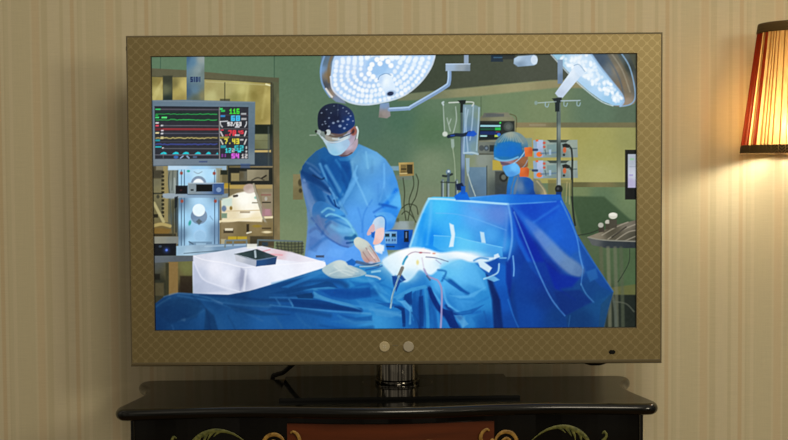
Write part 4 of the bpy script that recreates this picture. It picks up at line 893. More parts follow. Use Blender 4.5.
    # trolley legs left
    p.R(150, 256, 192.5, 310, [(155, 262, (74, 78, 74)), (160, 285, (40, 42, 32)), (175, 275, (96, 86, 54)), (186, 290, (44, 38, 28)), (186, 268, (110, 112, 66))], 1, .7); p.P([(150, 256), (193, 255.6), (193, 261), (150, 263)], [(155, 259, (92, 100, 106)), (185, 258, (84, 92, 98))], 1, .7); p.R(168.5, 262, 178, 300, (132, 106, 62), .95, .8); p.R(165.6, 263, 168.8, 300, (52, 52, 36), .9, .7); p.R(152, 274, 160, 280, (22, 22, 18), .8, 1); p.R(152, 283, 164, 296, (84, 76, 52), .8, 1.2); p.R(180, 276, 192, 294, (40, 32, 24), .8, 1.2)
    # ---- blue draped screen over the patient's head
    tent = [(428, 198), (433, 196.6), (470, 197), (500, 194), (560.5, 194.6), (563, 201), (570, 214), (577, 234), (594, 262), (613.4, 292), (608, 310), (602, 334), (400, 334), (409, 248), (418, 222)]
    p.P(tent, [(414, 240, (86, 176, 240)), (424, 215, (60, 166, 240)), (440, 208, (74, 186, 246)), (430, 240, (20, 140, 236)), (450, 220, (66, 172, 244)), (475, 215, (88, 166, 240)), (500, 212, (80, 136, 220)), (490, 235, (74, 160, 234)), (460, 240, (80, 182, 242)), (503, 245, (60, 150, 228)), (505, 262, (20, 96, 190)), (520, 260, (8, 70, 170)), (518, 230, (26, 104, 210)), (530, 250, (6, 44, 160)), (545, 275, (4, 30, 146)), (530, 205, (12, 84, 204)), (550, 210, (24, 104, 216)), (556, 235, (34, 110, 214)), (570, 240, (30, 100, 200)), (575, 260, (40, 104, 190)), (590, 290, (20, 78, 150)), (600, 300, (22, 84, 150)), (560, 310, (12, 66, 140)), (520, 300, (6, 70, 160)), (500, 300, (4, 40, 120)), (540, 320, (10, 74, 160)), (470, 290, (40, 130, 210)), (585, 320, (16, 70, 136))], 1, .8)
    p.P([(466, 199), (500, 195), (560, 194.6), (562, 200), (540, 203), (508, 204.6)], [(490, 198, (50, 140, 226)), (530, 198, (24, 116, 218)), (555, 198, (30, 112, 206))], .9, 1); p.S([(429, 198.6), (445, 199), (475, 201.6), (508, 204)], 1.9, (176, 224, 250), .9, .9); p.S([(508, 204), (530, 203), (556, 201.4)], 1.2, (110, 170, 236), .7, .9)
    p.S([(429, 199), (424, 208), (416, 228), (410, 246)], 2.2, (170, 216, 246), .75, 1.2); p.S([(431, 202), (430, 222), (427, 244)], 3.0, (110, 190, 246), .4, 1.8); p.S([(424, 215), (418, 244)], 4, (24, 140, 234), .4, 2)
    p.P([(470, 206), (500, 208), (508, 212), (504, 226), (486, 222)], (98, 144, 222), .5, 5); p.S([(436, 213), (456, 214), (476, 219), (506, 230)], .9, (110, 176, 240), .5, .8)
    p.P([(434, 235), (456, 237), (468, 240), (502, 247), (503, 257), (480, 256), (440, 250), (433, 246)], [(440, 242, (70, 172, 240)), (470, 248, (104, 196, 246)), (498, 252, (84, 170, 236))], .7, .9); p.S([(434, 235.4), (456, 237), (468, 240), (503, 247.6)], .8, (130, 200, 246), .6, .6)
    p.P([(449.4, 223), (453.6, 225), (455, 234), (453.4, 246.6), (449, 247), (451.4, 236)], (222, 242, 252), .95, .9); p.P([(480, 231.6), (484, 232.4), (485.6, 243), (481.6, 242.4)], (200, 230, 246), .9, .9)
    p.S([(508.4, 205), (511, 220), (512, 240), (508, 262)], 2.0, (110, 170, 236), .7, 1.1); p.S([(507, 208), (506, 230), (504, 250)], 3.0, (90, 150, 226), .5, 2)
    p.P([(510, 206), (514, 214), (524, 238), (536, 262), (543, 280), (552, 292), (530, 268), (518, 244)], (30, 110, 214), .8, 1.4); p.P([(512, 208), (522, 222), (536, 246), (548, 268), (560, 290), (575, 300), (546, 282), (530, 258), (519, 236)], (2, 46, 178), .85, 2.2)
    sw = [(516, 208), (526, 215), (538, 226), (552, 240), (566, 254), (583, 267), (582, 276), (574, 277), (560, 267), (546, 252), (534, 236), (524, 221)]
    p.P(sw, [(520, 214, (50, 120, 220)), (530, 226, (74, 132, 218)), (540, 238, (104, 150, 216)), (554, 256, (112, 154, 208)), (568, 267, (112, 146, 190)), (580, 272, (98, 134, 180))], .8, 2.8, True)
    p.P([(513, 206), (540, 204), (560, 200), (556, 212), (540, 222), (530, 220)], (10, 78, 200), .5, 3); p.S([(534, 222), (546, 214), (558, 206)], 2.4, (60, 130, 224), .6, 1.6)
    p.S([(561, 201), (570, 220), (577, 238), (580, 256), (583, 268)], 1.4, (90, 156, 226), .7, .9); p.S([(583, 268), (581, 285)], 1.0, (80, 140, 210), .7, .8); p.P([(563, 206), (572, 224), (578, 250), (570, 256), (556, 238), (552, 220)], (26, 104, 212), .5, 3)
    p.P([(580, 278), (572, 287), (552, 290), (543, 276), (545, 262), (560, 274)], (2, 48, 172), .85, 2.2)
    p.P([(545, 262), (556, 292), (563, 314), (570, 331), (520, 331), (514, 290), (524, 262)], [(530, 280, (10, 74, 170)), (545, 300, (12, 62, 150)), (530, 315, (12, 82, 176)), (556, 320, (14, 70, 146))], .7, 2)
    p.S([(514, 212), (526, 242), (540, 276), (552, 300), (565, 316)], 1.5, (90, 150, 218), .75, .9)
    p.S([(581, 284), (586, 294), (594, 303)], 1.3, (80, 140, 200), .75, .9); p.S([(594, 303), (580, 312), (566, 318)], 1.0, (24, 84, 160), .6, 1); p.P([(554, 292), (580, 290), (592, 302), (566, 316), (560, 310)], (8, 50, 140), .7, 1.6)
    p.P([(578, 238), (590, 258), (604, 278), (612, 292), (600, 286), (586, 270), (582, 256)], (22, 84, 170), .6, 1.4); p.P([(586, 272), (596, 268), (598, 278), (590, 282)], (56, 120, 190), .6, 1.4); p.S([(563, 203), (576, 234), (594, 263), (613, 291.6)], 1.0, (70, 130, 196), .6, .7)
    p.P([(566, 316), (600, 300), (612, 293), (602, 334), (568, 334)], [(580, 322, (14, 66, 132)), (600, 305, (26, 88, 150)), (606, 298, (30, 92, 152))], .8, 1.5); p.S([(570, 316), (568, 332)], .9, (60, 110, 170), .6, .7); p.P([(601, 305), (613, 292), (612, 300), (604, 333), (598, 334)], (40, 70, 100), .35, 1.2)
    p.P([(454, 196), (460, 192), (467, 192), (470, 200), (456, 200)], (16, 116, 220), 1, .8); p.R(461, 186, 465.4, 194, (20, 100, 204), .9, .8)
    # ---- lower drape over the patient
    drape = [(148, 310), (155, 304), (164, 297), (178, 293), (200, 294), (228, 295), (250, 291), (270, 285), (300, 275.4), (322, 268.4), (345, 268), (380, 262), (410, 262), (440, 262), (458, 258), (474, 262), (486, 274), (492, 292), (496, 312), (500, 334), (148, 334)]
    p.P(drape, [(160, 305, (20, 62, 112)), (156, 325, (14, 56, 108)), (180, 298, (34, 82, 136)), (180, 318, (20, 70, 128)), (200, 310, (34, 90, 150)), (215, 300, (24, 78, 138)), (240, 296, (22, 72, 132)), (230, 320, (34, 92, 154)), (260, 295, (28, 86, 150)), (265, 320, (40, 104, 172)), (290, 285, (24, 82, 148)), (290, 310, (26, 92, 164)), (300, 325, (36, 102, 172)), (320, 275, (44, 124, 196)), (330, 290, (30, 106, 186)), (340, 315, (34, 110, 188)), (360, 280, (54, 142, 210)), (370, 300, (40, 124, 200)), (375, 322, (60, 146, 214)), (395, 290, (50, 140, 214)), (420, 285, (44, 130, 208)), (420, 310, (16, 88, 170)), (440, 280, (80, 172, 238)), (445, 310, (40, 126, 206)), (460, 275, (96, 182, 240)), (465, 300, (64, 150, 222)), (470, 322, (50, 134, 208)), (485, 300, (50, 140, 214)), (484, 325, (20, 96, 180))], 1, .9)
    folds = (
        # left corner
        ([(164, 297), (178, 293.4), (205, 297), (222, 304)], 1.8, (80, 128, 176), .5, 1.2), ([(178, 296), (210, 301), (240, 305), (270, 307)], 1.5, (84, 138, 190), .55, 1.2), ([(205, 308), (214, 312), (222, 330)], 6, (46, 100, 158), .45, 4), ([(160, 308), (178, 300), (198, 304)], 5, (14, 52, 98), .5, 3),
        ([(178, 322), (190, 318), (206, 310)], 1.4, (64, 112, 164), .5, 1), ([(182, 320), (184, 320)], 3, (110, 140, 170), .4, 1.5), ([(172, 326), (174, 331)], 1.6, (74, 112, 160), .4, 1), ([(192, 296), (206, 310), (210, 330)], 2.2, (14, 56, 110), .5, 1.8), ([(150, 312), (160, 304), (170, 298)], 1.2, (60, 100, 140), .6, .9),
        ([(200, 295.4), (232, 297), (262, 300), (290, 301)], 2.4, (16, 62, 124), .55, 1.6), ([(215, 303), (240, 311), (262, 321)], 1.2, (70, 122, 176), .45, 1), ([(228, 316), (236, 331)], 1.4, (20, 68, 124), .5, 1.2),
        # band of folds to the centre
        ([(270, 288), (292, 284), (318, 281), (338, 282), (346, 286)], 5.0, (18, 78, 146), .7, 2.4), ([(272, 283.6), (300, 277), (318, 272), (330, 275)], 2.4, (70, 144, 206), .6, 1.6), ([(304, 290), (318, 288.6), (334, 287.6)], 2.2, (70, 146, 208), .6, 1.4), ([(288, 296), (302, 294), (313, 296)], 4, (14, 72, 138), .65, 1.8),
        ([(270, 297.6), (290, 298), (312, 299)], 1.2, (84, 150, 206), .55, .9), ([(314, 293), (324, 299), (340, 304), (362, 308), (372, 308)], 3.4, (74, 156, 220), .6, 1.8), ([(294, 302), (306, 304), (330, 307), (360, 311)], 4.6, (8, 66, 142), .75, 1.8), ([(276, 299), (280, 305)], 1.2, (90, 150, 204), .6, .8), ([(289, 299.6), (293, 306)], 1.5, (100, 164, 214), .7, .8),
        ([(336, 292), (356, 294), (376, 292)], 7, (10, 82, 162), .6, 3), ([(270, 305.4), (296, 308), (330, 311.4), (370, 314)], 1.2, (96, 164, 220), .7, .9), ([(270, 309), (300, 311), (330, 316)], 4, (16, 74, 140), .5, 2), ([(338, 316), (352, 322), (372, 322)], 3, (60, 134, 200), .5, 2), ([(296, 314), (302, 322), (310, 328)], 1.6, (60, 120, 180), .45, 1.2), ([(275, 318), (282, 328)], 2.4, (62, 116, 170), .4, 1.6), ([(320, 326), (350, 330), (372, 328)], 4, (16, 80, 150), .5, 2),
        ([(345, 274), (362, 280), (372, 281)], 3.0, (80, 160, 220), .45, 2), ([(352, 288), (366, 284), (380, 286)], 2.5, (22, 104, 186), .5, 1.8), ([(374, 284), (378, 292), (388, 302)], 3.0, (84, 166, 226), .6, 1.8), ([(376, 300), (388, 304), (400, 306)], 2.2, (22, 104, 184), .6, 1.4), ([(370, 310), (384, 312), (402, 316)], 3.0, (90, 164, 222), .55, 1.8),
        # centre: fan of hanging folds
        ([(396, 300), (404, 294), (412, 290), (424, 287)], 2.2, (88, 172, 232), .6, 1.4), ([(412, 290), (410, 300), (412, 312), (414, 320)], 2.0, (84, 166, 226), .7, 1.1), ([(405, 296), (409, 302)], 7, (6, 62, 140), .75, 2.5), ([(395, 307), (402, 308), (404, 315), (404, 326)], 2.6, (6, 60, 138), .85, 1.2), ([(398, 301), (406, 304), (410, 310), (410, 324)], 2.0, (96, 174, 230), .6, 1.1), ([(412, 313), (417, 320), (420, 330)], 2.2, (8, 60, 136), .7, 1.2),
        ([(418, 289), (416, 304), (416, 328)], 4.0, (20, 96, 176), .6, 1.8), ([(421, 290), (420, 308), (421, 331)], 3.6, (8, 64, 146), .7, 1.8), ([(425, 288), (426, 304), (428, 318), (428, 331)], 2.6, (64, 152, 220), .7, 1.3), ([(424, 300), (423, 326)], 1.4, (50, 134, 206), .6, .9), ([(429, 288), (433, 300), (440, 310), (448, 318), (456, 330)], 5.4, (4, 46, 130), .85, 1.8), ([(430, 300), (434, 314), (436, 331)], 2.4, (12, 80, 162), .6, 1.4),
        ([(437, 300), (438, 316), (440, 330)], 1.8, (60, 146, 216), .6, 1.2), ([(428, 287), (436, 296), (441, 304)], 2.0, (92, 176, 236), .6, 1.2), ([(443, 288), (446, 300), (452, 308), (462, 314), (470, 313)], 2.4, (110, 190, 242), .5, 1.6), ([(446, 306), (452, 312), (460, 318)], 4.4, (4, 50, 136), .75, 1.8), ([(452, 320), (458, 326), (462, 332)], 3.0, (6, 56, 140), .7, 1.4), ([(444, 276), (452, 281), (462, 290), (468, 294)], 3.2, (20, 96, 176), .7, 1.5), ([(450, 294), (460, 299), (474, 300)], 1.8, (40, 128, 206), .5, 1.6), ([(454, 312), (464, 318), (462, 330)], 2, (90, 166, 226), .5, 1.6), ([(472, 306), (480, 302), (488, 298)], 2.0, (36, 120, 200), .5, 1.5), ([(455, 316), (470, 314), (480, 312)], 2.4, (24, 106, 190), .6, 1.6), ([(484, 312), (486, 322), (482, 331)], 2.2, (20, 90, 170), .5, 1.5),
        ([(380, 284), (392, 290), (395, 300)], 2.4, (30, 116, 196), .6, 1.6), ([(404, 280), (396, 288), (394, 296)], 3.0, (64, 150, 220), .5, 1.8))
    for q, wd, c, a, so in folds:
        if wd <= 1.6:
            wd, a, so = wd + 0.5, a * 0.72, so + 0.4
        p.S(q, (wd * 0.55, wd * 1.1), c, a, so)
    for q, c, a, so in (
        # long creases on the left of the patient
        ([(270, 293.6), (287, 290), (312, 285.4), (326, 281.4), (332, 282.6), (338, 288.4), (329, 287), (312, 288.4), (288, 294)], (14, 74, 140), .7, 1.0), ([(312, 288.6), (329, 287.2), (338, 288.8), (326, 290.4), (314, 291)], (66, 140, 200), .55, .9),
        ([(296, 295.4), (312, 293), (313, 299), (298, 298.4)], (10, 62, 122), .75, .8), ([(313.7, 291.6), (319, 295), (332, 299.6), (349, 303.6), (362, 310.6), (343, 305), (323.5, 300.6), (313.7, 298)], (72, 146, 206), .72, .9),
        ([(291, 299.4), (316.5, 300), (329, 302.4), (349, 308), (360, 311.4), (337.6, 310.6), (312, 308.6), (294, 307)], (6, 62, 134), .72, .9), ([(318, 289.6), (346, 289), (370, 287), (371, 297), (349, 300), (330.6, 296.6)], (8, 78, 164), .6, 1.6),
        ([(282, 287.4), (300, 279.4), (316, 272.6), (322, 273.4), (306, 281), (288, 288)], (58, 136, 206), .6, 1.2), ([(340, 315), (356, 318), (372, 316), (372, 321), (354, 322)], (14, 84, 162), .55, 1.4), ([(330, 322), (350, 318.6), (370, 323), (352, 326)], (54, 126, 194), .45, 1.4),
        ([(356, 300), (372, 303), (388, 305), (372, 309), (360, 306)], (66, 144, 210), .5, 1.2), ([(350, 281), (366, 283.4), (384, 280), (372, 287), (356, 287)], (22, 100, 184), .5, 1.4), ([(366, 276), (378, 283), (390, 296), (380, 292), (370, 284)], (74, 156, 222), .5, 1.2), ([(372, 308), (388, 311), (402, 312), (392, 318), (376, 316)], (72, 148, 212), .55, 1.2), ([(376, 303), (392, 303.6), (400, 306.4), (388, 307.6)], (16, 92, 172), .6, .9),
        ([(200, 296), (228, 298.6), (262, 303), (290, 306), (262, 307), (226, 303)], (44, 100, 156), .4, 1.2), ([(228, 306), (258, 311), (290, 315), (262, 316), (236, 312)], (14, 58, 110), .4, 1.6), ([(206, 309), (214, 316), (218, 331), (204, 331)], (8, 44, 92), .5, 1.4), ([(156, 312), (178, 301), (202, 308), (196, 318), (170, 324)], (8, 44, 88), .45, 2.5),
        # fan of folds in the middle
        ([(392, 298), (402, 292.4), (411, 288), (426, 285), (428, 288), (412, 292), (399, 300)], (66, 150, 216), .75, .8), ([(404.6, 295), (412, 291.4), (411.6, 305), (404, 300)], (4, 68, 150), .85, .8), ([(399.6, 301.4), (405, 300.4), (411.6, 308), (409.6, 312), (405, 308)], (86, 164, 226), .75, .8),
        ([(394.6, 306.8), (404.5, 308.6), (405.4, 323.6), (402.4, 323.6), (401.4, 311)], (4, 56, 134), .85, .7), ([(412.4, 294), (416, 291), (415, 310), (417, 328), (412.6, 318)], (16, 92, 172), .7, .8), ([(419, 297), (423, 296), (424, 312), (423.6, 327), (419.6, 327)], (6, 62, 144), .75, .8), ([(425, 290), (427.4, 291), (429, 308), (429.4, 328), (426, 328)], (56, 142, 210), .65, .8),
        ([(427.6, 287), (431, 288), (440.6, 308), (452, 312), (459, 328), (450, 328), (444.6, 316), (437.6, 311), (430.4, 298)], (3, 48, 136), .85, .8), ([(431, 302), (436, 312), (438, 329), (432.6, 329)], (30, 110, 190), .6, 1), ([(443.6, 297), (447, 303), (453, 308.4), (448, 307)], (104, 182, 240), .6, .8),
        ([(442, 277.6), (449, 278.8), (460, 287), (469, 294), (460, 291), (450, 284)], (14, 92, 178), .75, .9), ([(450, 295.6), (466, 296), (486, 287), (474, 297), (460, 299)], (98, 178, 236), .5, 1.2), ([(454, 313), (468.6, 310.6), (484, 305), (472, 314), (460, 316)], (16, 92, 176), .6, 1.0), ([(461, 315.4), (468.6, 324.6), (463, 328), (454, 315.6)], (92, 164, 222), .6, .8), ([(472, 318), (484, 314), (486, 326), (478, 329)], (30, 112, 190), .5, 1.4), ([(462, 302), (474, 304), (484, 300), (478, 308), (466, 308)], (52, 138, 212), .45, 1.4),
        ([(434, 280), (438, 284), (440, 294), (435, 288)], (84, 168, 232), .5, .8)):
        p.P(q, c, a, so)
    # drop to the right of the patient
    p.P([(486, 274), (492, 280), (498, 300), (504, 331), (494, 331), (492, 300)], (4, 44, 122), .9, 1.6); p.P([(498, 262), (506, 266), (508, 292), (514, 318), (518, 331), (504, 331), (500, 300), (494, 284)], [(500, 275, (24, 110, 206)), (506, 300, (16, 98, 196)), (510, 325, (14, 80, 170))], .9, 1.6); p.P([(506, 262), (511, 258), (512, 280), (510, 296), (506, 282)], (4, 50, 160), .8, 1.6)
    p.S([(513, 256), (514, 268), (513.6, 276)], 1.3, (120, 180, 240), .8, .8); p.S([(508, 300), (514, 318), (520, 331)], 1.2, (60, 130, 210), .6, 1); p.P([(484, 262), (496, 258), (500, 262), (494, 274), (486, 270)], (16, 84, 180), .75, 1.2)
    # bright lit sterile field
    p.P([(382, 262), (388, 256), (398, 251), (412, 247.4), (426, 248.6), (440, 252.6), (456, 251.4), (470, 254), (484, 257), (496, 257.6), (486, 262), (470, 262), (460, 259.6), (448, 264), (438, 270), (430, 275), (420, 270), (414, 276), (406, 282), (396, 278), (388, 270)], [(390, 260, (236, 250, 255)), (405, 254, (255, 255, 255)), (430, 254, (255, 255, 255)), (460, 255, (246, 253, 255)), (485, 258, (214, 238, 252)), (400, 270, (226, 246, 255)), (412, 274, (206, 236, 252)), (430, 268, (224, 244, 255)), (440, 264, (206, 236, 252)), (386, 264, (196, 230, 248))], 1, 1.6, True)
    p.G(393, 264, 13, 9, (214, 238, 252), .75); p.G(402, 276, 12, 7, (190, 226, 248), .5)
    p.G(415, 262, 24, 10, (244, 253, 255), .8); p.G(408, 276, 10, 6, (180, 222, 246), .6); p.G(452, 262, 16, 6, (170, 216, 248), .5); p.G(470, 254, 16, 3.4, (250, 255, 255), .7, 6)
    p.P([(440, 266), (452, 259.6), (462, 260), (472, 266), (480, 276), (486, 290), (470, 284), (456, 276), (446, 280)], [(455, 264, (110, 190, 240)), (470, 275, (90, 176, 238)), (450, 274, (104, 190, 240))], .6, 2.4, True); p.S([(438, 270), (446, 272), (442, 281)], 2.0, (30, 110, 190), .7, 1.2)
    p.P([(478, 262), (482, 260.4), (492, 268), (489, 272.6), (480, 267)], (216, 238, 250), .95, .8); p.S([(474, 260.6), (480, 258), (488, 259)], 1.8, (40, 120, 206), .7, 1); p.S([(484, 279), (492, 276), (498, 272), (499, 264)], 1.4, (190, 222, 244), .8, .9); p.P([(484, 278), (494, 276), (499.6, 280), (494, 282)], (120, 186, 236), .8, .9); p.P([(494, 255), (498, 253.4), (500, 257), (494, 259)], (226, 242, 252), .85, .8); p.S([(500, 258), (506, 258)], 1.4, (150, 206, 246), .7, .9)
    p.P([(421, 249), (424, 247.4)] + [(426, 252), (420, 254)], (250, 240, 236), .5, 1); p.R(375, 245, 384, 251, (224, 240, 250), .9, 1.2); p.P([(374, 246), (380, 243.6), (384, 247), (382, 254), (376, 252)], (236, 244, 250), .85, 1)
    p.S([(404, 262), (408, 255), (414, 252), (420, 252.4), (430, 253)], 1.0, (150, 120, 150), .6, .6); p.E(420.6, 252.6, 1.6, .9, (180, 90, 104), .8, .6); p.E(434, 253.4, 1.6, .8, (206, 130, 110), .7, .6); p.S([(426, 257), (436, 258), (448, 261.6)], 1.0, (96, 110, 150), .75, .5); p.S([(436, 260), (441, 264)], .9, (150, 140, 190), .6); p.E(417.6, 262.4, 1.4, 2.4, (232, 214, 120), .7, .9)
    p.S([(407, 256.6), (404.6, 260), (403, 264)], 2.2, (40, 150, 206), .85, .8); p.P([(392, 276), (402, 275), (406, 280), (400, 283), (396, 292), (393, 284)], (16, 74, 160), .9, .9); p.S([(395, 275), (402, 281)], 1.0, (90, 160, 216), .6, .7)
    p.S([(402.4, 268), (399, 276)], 3.4, (120, 116, 108), .95, .6); p.S([(399, 276), (395.6, 286), (392.4, 296), (390.6, 308)], 1.7, (150, 186, 206), .9, .5); p.S([(398.6, 278), (394.4, 290), (391, 304)], .6, (70, 110, 140), .6, .4)
    p.S([(424, 269), (428, 276), (434, 279), (438, 281), (441.6, 290), (441.6, 310), (440.6, 331)], 1.9, (160, 150, 196), .85, .6); p.S([(427, 276), (430, 280)], 1.6, (60, 70, 100), .6, .7); p.S([(422, 258), (424, 269)], 1.4, (214, 206, 226), .6, .7)
    # towel and instruments near the hand
    p.P([(322, 270), (328, 264.6), (337, 260.4), (344, 261), (352, 266), (362, 270), (366, 274), (356, 277), (340, 278.4), (330, 277)], [(328, 270, (176, 200, 206)), (340, 264, (206, 220, 218)), (352, 270, (180, 200, 204)), (334, 275, (160, 186, 196)), (360, 274, (150, 184, 200))], 1, .9, True)
    for q in ([(330, 274), (342, 270), (354, 273)], [(334, 266), (342, 272), (352, 276)], [(344, 263), (350, 268), (358, 272)]):
        p.S(q, 1.2, (216, 228, 226), .5, .8); 
    p.S([(330, 276.6), (344, 277.6), (360, 275)], 1.2, (110, 150, 176), .5, .8)
    p.P([(346, 262), (352, 258.6), (357, 262), (354, 266), (348, 265)], (30, 110, 200), .9, .8); p.S([(357, 262), (366, 264), (378, 265)], 3.0, (70, 96, 130), .8, 1); p.S([(360, 266.6), (372, 266), (382, 263)], 1.2, (170, 196, 214), .8, .6); p.S([(366, 270), (376, 268), (382, 266)], 1.4, (40, 100, 180), .7, .8); p.S([(366, 275.4), (376, 277), (380, 279)], 1.7, (176, 200, 214), .9, .6); p.S([(372, 272), (380, 271)], 2, (150, 200, 234), .8, .8); p.E(371, 262.6, 2.4, 1.2, (176, 190, 220), .8, .7)
    return grade(p.c)

def grade(c):
    r, g, b = c[..., 0], c[..., 1], c[..., 2]
    q = np.stack([np.interp(r, [0, 20, 40, 60, 80, 100, 140, 180, 255], [0, 10, 24, 50, 78, 100, 146, 188, 255]),
                  np.interp(g, [0, 35, 60, 85, 110, 130, 150, 170, 200, 255], [0, 25, 46, 67, 93, 120, 149, 177, 214, 255]),
                  np.interp(b, [0, 80, 120, 150, 190, 215, 228, 240, 255], [0, 60, 92, 124, 172, 208, 228, 246, 255])], -1)
    w = np.clip((b - r - 55) / 55, 0, 1) * np.clip((b - g - 8) / 20, 0, 1) * 0.85
    return c + (q - c) * w[..., None]

def sample_picture(c, px, py):
    h, w, _ = c.shape
    # a television's own edge sharpening and a trace of video grain
    def soft(a, k):
        n = len(k) // 2
        a = np.pad(a, ((n, n), (n, n), (0, 0)), 'edge')
        a = sum(k[i] * a[i:i + h] for i in range(len(k)))
        return sum(k[i] * a[:, i:i + w] for i in range(len(k)))
    cc = soft(c, np.array([1, 4, 6, 6, 6, 4, 1], float) / 28)
    cc = c + 0.75 * (c - cc)
    grain = np.random.default_rng(5).normal(0, 1, (h, w, 1))
    cc = np.clip(cc + 5.5 * soft(grain, np.array([1, 2, 2, 2, 1], float) / 8), 0, 255)
    x = np.clip((px - PX0) * PS - 0.5, 0, w - 1.001)
    y = np.clip((py - PY0) * PS - 0.5, 0, h - 1.001)
    x0, y0 = x.astype(int), y.astype(int)
    fx, fy = (x - x0)[..., None], (y - y0)[..., None]
    return (cc[y0, x0] * (1 - fx) * (1 - fy) + cc[y0, x0 + 1] * fx * (1 - fy) + cc[y0 + 1, x0] * (1 - fx) * fy + cc[y0 + 1, x0 + 1] * fx * fy)

# ------------------------------------------------------------------ console cabinet
CX, CZ = -0.018, 0.797
def cabinet_outline(inset=0.0, n=30):
    """plan outline, back at y=0.17, front about y=-0.17 (cabinet space), serpentine front and waisted sides"""
    right = [(0.20, 0.170), (0.40, 0.170), (0.48, 0.170), (0.518, 0.169), (0.541, 0.158), (0.548, 0.135), (0.541, 0.105), (0.525, 0.070), (0.516, 0.03), (0.518, -0.02), (0.528, -0.07),
             (0.538, -0.115), (0.5435, -0.145), (0.537, -0.168), (0.520, -0.178), (0.48, -0.176), (0.40, -0.168), (0.30, -0.163), (0.20, -0.170), (0.10, -0.184), (0.0, -0.190)]
    pts = right + [(-x, y) for x, y in reversed(right[:-1])]
    pts = [tuple(p) for p in catmull(pts, 4, closed=True)]
    if inset:
        out = []
        m = len(pts)
        for i in range(m):
            a, b = np.array(pts[i - 1]), np.array(pts[(i + 1) % m])
            t = b - a
            t /= (np.linalg.norm(t) + 1e-9)
            nrm = np.array([t[1], -t[0]])          # outline runs clockwise seen from above: this points inwards or outwards
            c = np.array(pts[i])
            if np.dot(nrm, -c) < 0 and abs(c[0]) < 0.45 or (abs(c[0]) >= 0.45 and np.dot(nrm, np.array([-np.sign(c[0]), 0])) < -0.2):
                nrm = -nrm
            out.append(tuple(c + nrm * inset))
        return out
    return pts

def stacked(name, layers, mat, parent, smooth=True):
    bm = bmesh.new()
    rings = [[bm.verts.new((x, y, z)) for x, y in pts] for pts, z in layers]
    for a, b in zip(rings, rings[1:]):
        m = len(a)
        for i in range(m):
            bm.faces.new((a[i], a[(i + 1) % m], b[(i + 1) % m], b[i]))
    bm.faces.new(rings[0])
    bm.faces.new(rings[-1][::-1])
    o = from_bm(name, bm, mat, parent, smooth=False)
    return o

cab = empty('console_cabinet', (CX, -0.235, 0.0), 'black lacquered console cabinet with gold scrollwork under the television', 'cabinet')
cab.rotation_euler = (0, 0, R(1.4))
def scale_out(pts, d):
    # offset by moving along the averaged edge normal
    m = len(pts)
    area = sum(pts[i][0] * pts[(i + 1) % m][1] - pts[(i + 1) % m][0] * pts[i][1] for i in range(m))
    sg = 1 if area > 0 else -1
    out = []
    for i in range(m):
        a, b = np.array(pts[i - 1]), np.array(pts[(i + 1) % m])
        t = b - a
        t /= (np.linalg.norm(t) + 1e-9)
        nrm = np.array([t[1], -t[0]]) * sg
        out.append(tuple(np.array(pts[i]) + nrm * d))
    return out
O0 = cabinet_outline()
lay = []
for k in range(9):                                 # bullnose edge
    a = math.pi * k / 8
    lay.append((scale_out(O0, -0.0115 + 0.0115 * math.sin(a)), CZ - 0.0115 - 0.0115 * math.cos(a)))
top = stacked('cabinet_top', lay, M['lacquer'], cab)
for p in top.data.polygons:
    p.use_smooth = abs(p.normal.z) < 0.98
neck_in = scale_out(O0, -0.030)
body = stacked('cabinet_body', [(scale_out(O0, -0.036), 0.13), (scale_out(O0, -0.036), 0.768), (scale_out(O0, -0.036), CZ - 0.0225)], M['lacquer'], cab)
stacked('base_moulding', [(scale_out(O0, -0.036), 0.09), (scale_out(O0, -0.016), 0.10), (scale_out(O0, -0.016), 0.125), (scale_out(O0, -0.034), 0.1295)], M['lacquer'], cab)
for sx in (-1, 1):
    for sy in (-1, 1):
        lathe('leg', [(0.0, 0.0), (0.022, 0.002), (0.028, 0.02), (0.020, 0.045), (0.034, 0.075), (0.036, 0.092), (0.0, 0.092)], M['lacquer'], cab, n=24,
              center=(sx * 0.46, 0.0 + sy * 0.115, 0.0))

def front_y(x, extra=0.0):
    """front face of the cabinet body at x"""
    ring = scale_out(O0, -0.036)
    fr = sorted([(p[0], p[1]) for p in ring if p[1] < -0.08 and abs(p[0]) < 0.5])
    return float(np.interp(x, [p[0] for p in fr], [p[1] for p in fr])) - extra

def front_sheet(name, x0, x1, z0, z1, th, mat, parent, zt=None, n=24):
    bm = bmesh.new()
    rows = []
    for i in range(n + 1):
        x = x0 + (x1 - x0) * i / n
        yb, yf = front_y(x, -0.002), front_y(x, th)
        zz = z1 if zt is None else zt(x)
        rows.append([bm.verts.new(q) for q in ((x, yb, z0), (x, yf, z0), (x, yf, zz), (x, yb, zz))])
    for a, b in zip(rows, rows[1:]):
        for j in range(4):
            bm.faces.new((a[j], a[(j + 1) % 4], b[(j + 1) % 4], b[j]))
    bm.faces.new(rows[0]); bm.faces.new(rows[-1][::-1])
    return from_bm(name, bm, mat, parent)

front_sheet('door_panel', -0.203, 0.214, 0.18, 0.759, 0.006, M['mahogany'], cab)

def scroll(name, pts, rads, mat, lift=0.004):
    P = [(x, front_y(x, lift), z) for x, z in pts]
    return tube(name, P, [q * 0.8 for q in rads], mat, cab, n=8, k=6, flat=0.25)

def leaf(name, x, z, ang, ln, wd, mat, curl=0.35, lift=0.004):
    """a tapered, curled acanthus lobe"""
    pts = []
    for i in range(5):
        s = i / 4
        a = ang + curl * s * 2.0
        pts.append((x, z))
        x += math.cos(a) * ln / 4
        z += math.sin(a) * ln / 4
    return scroll(name, pts, [wd * 0.5, wd, wd * 0.85, wd * 0.5, wd * 0.12], mat, lift)

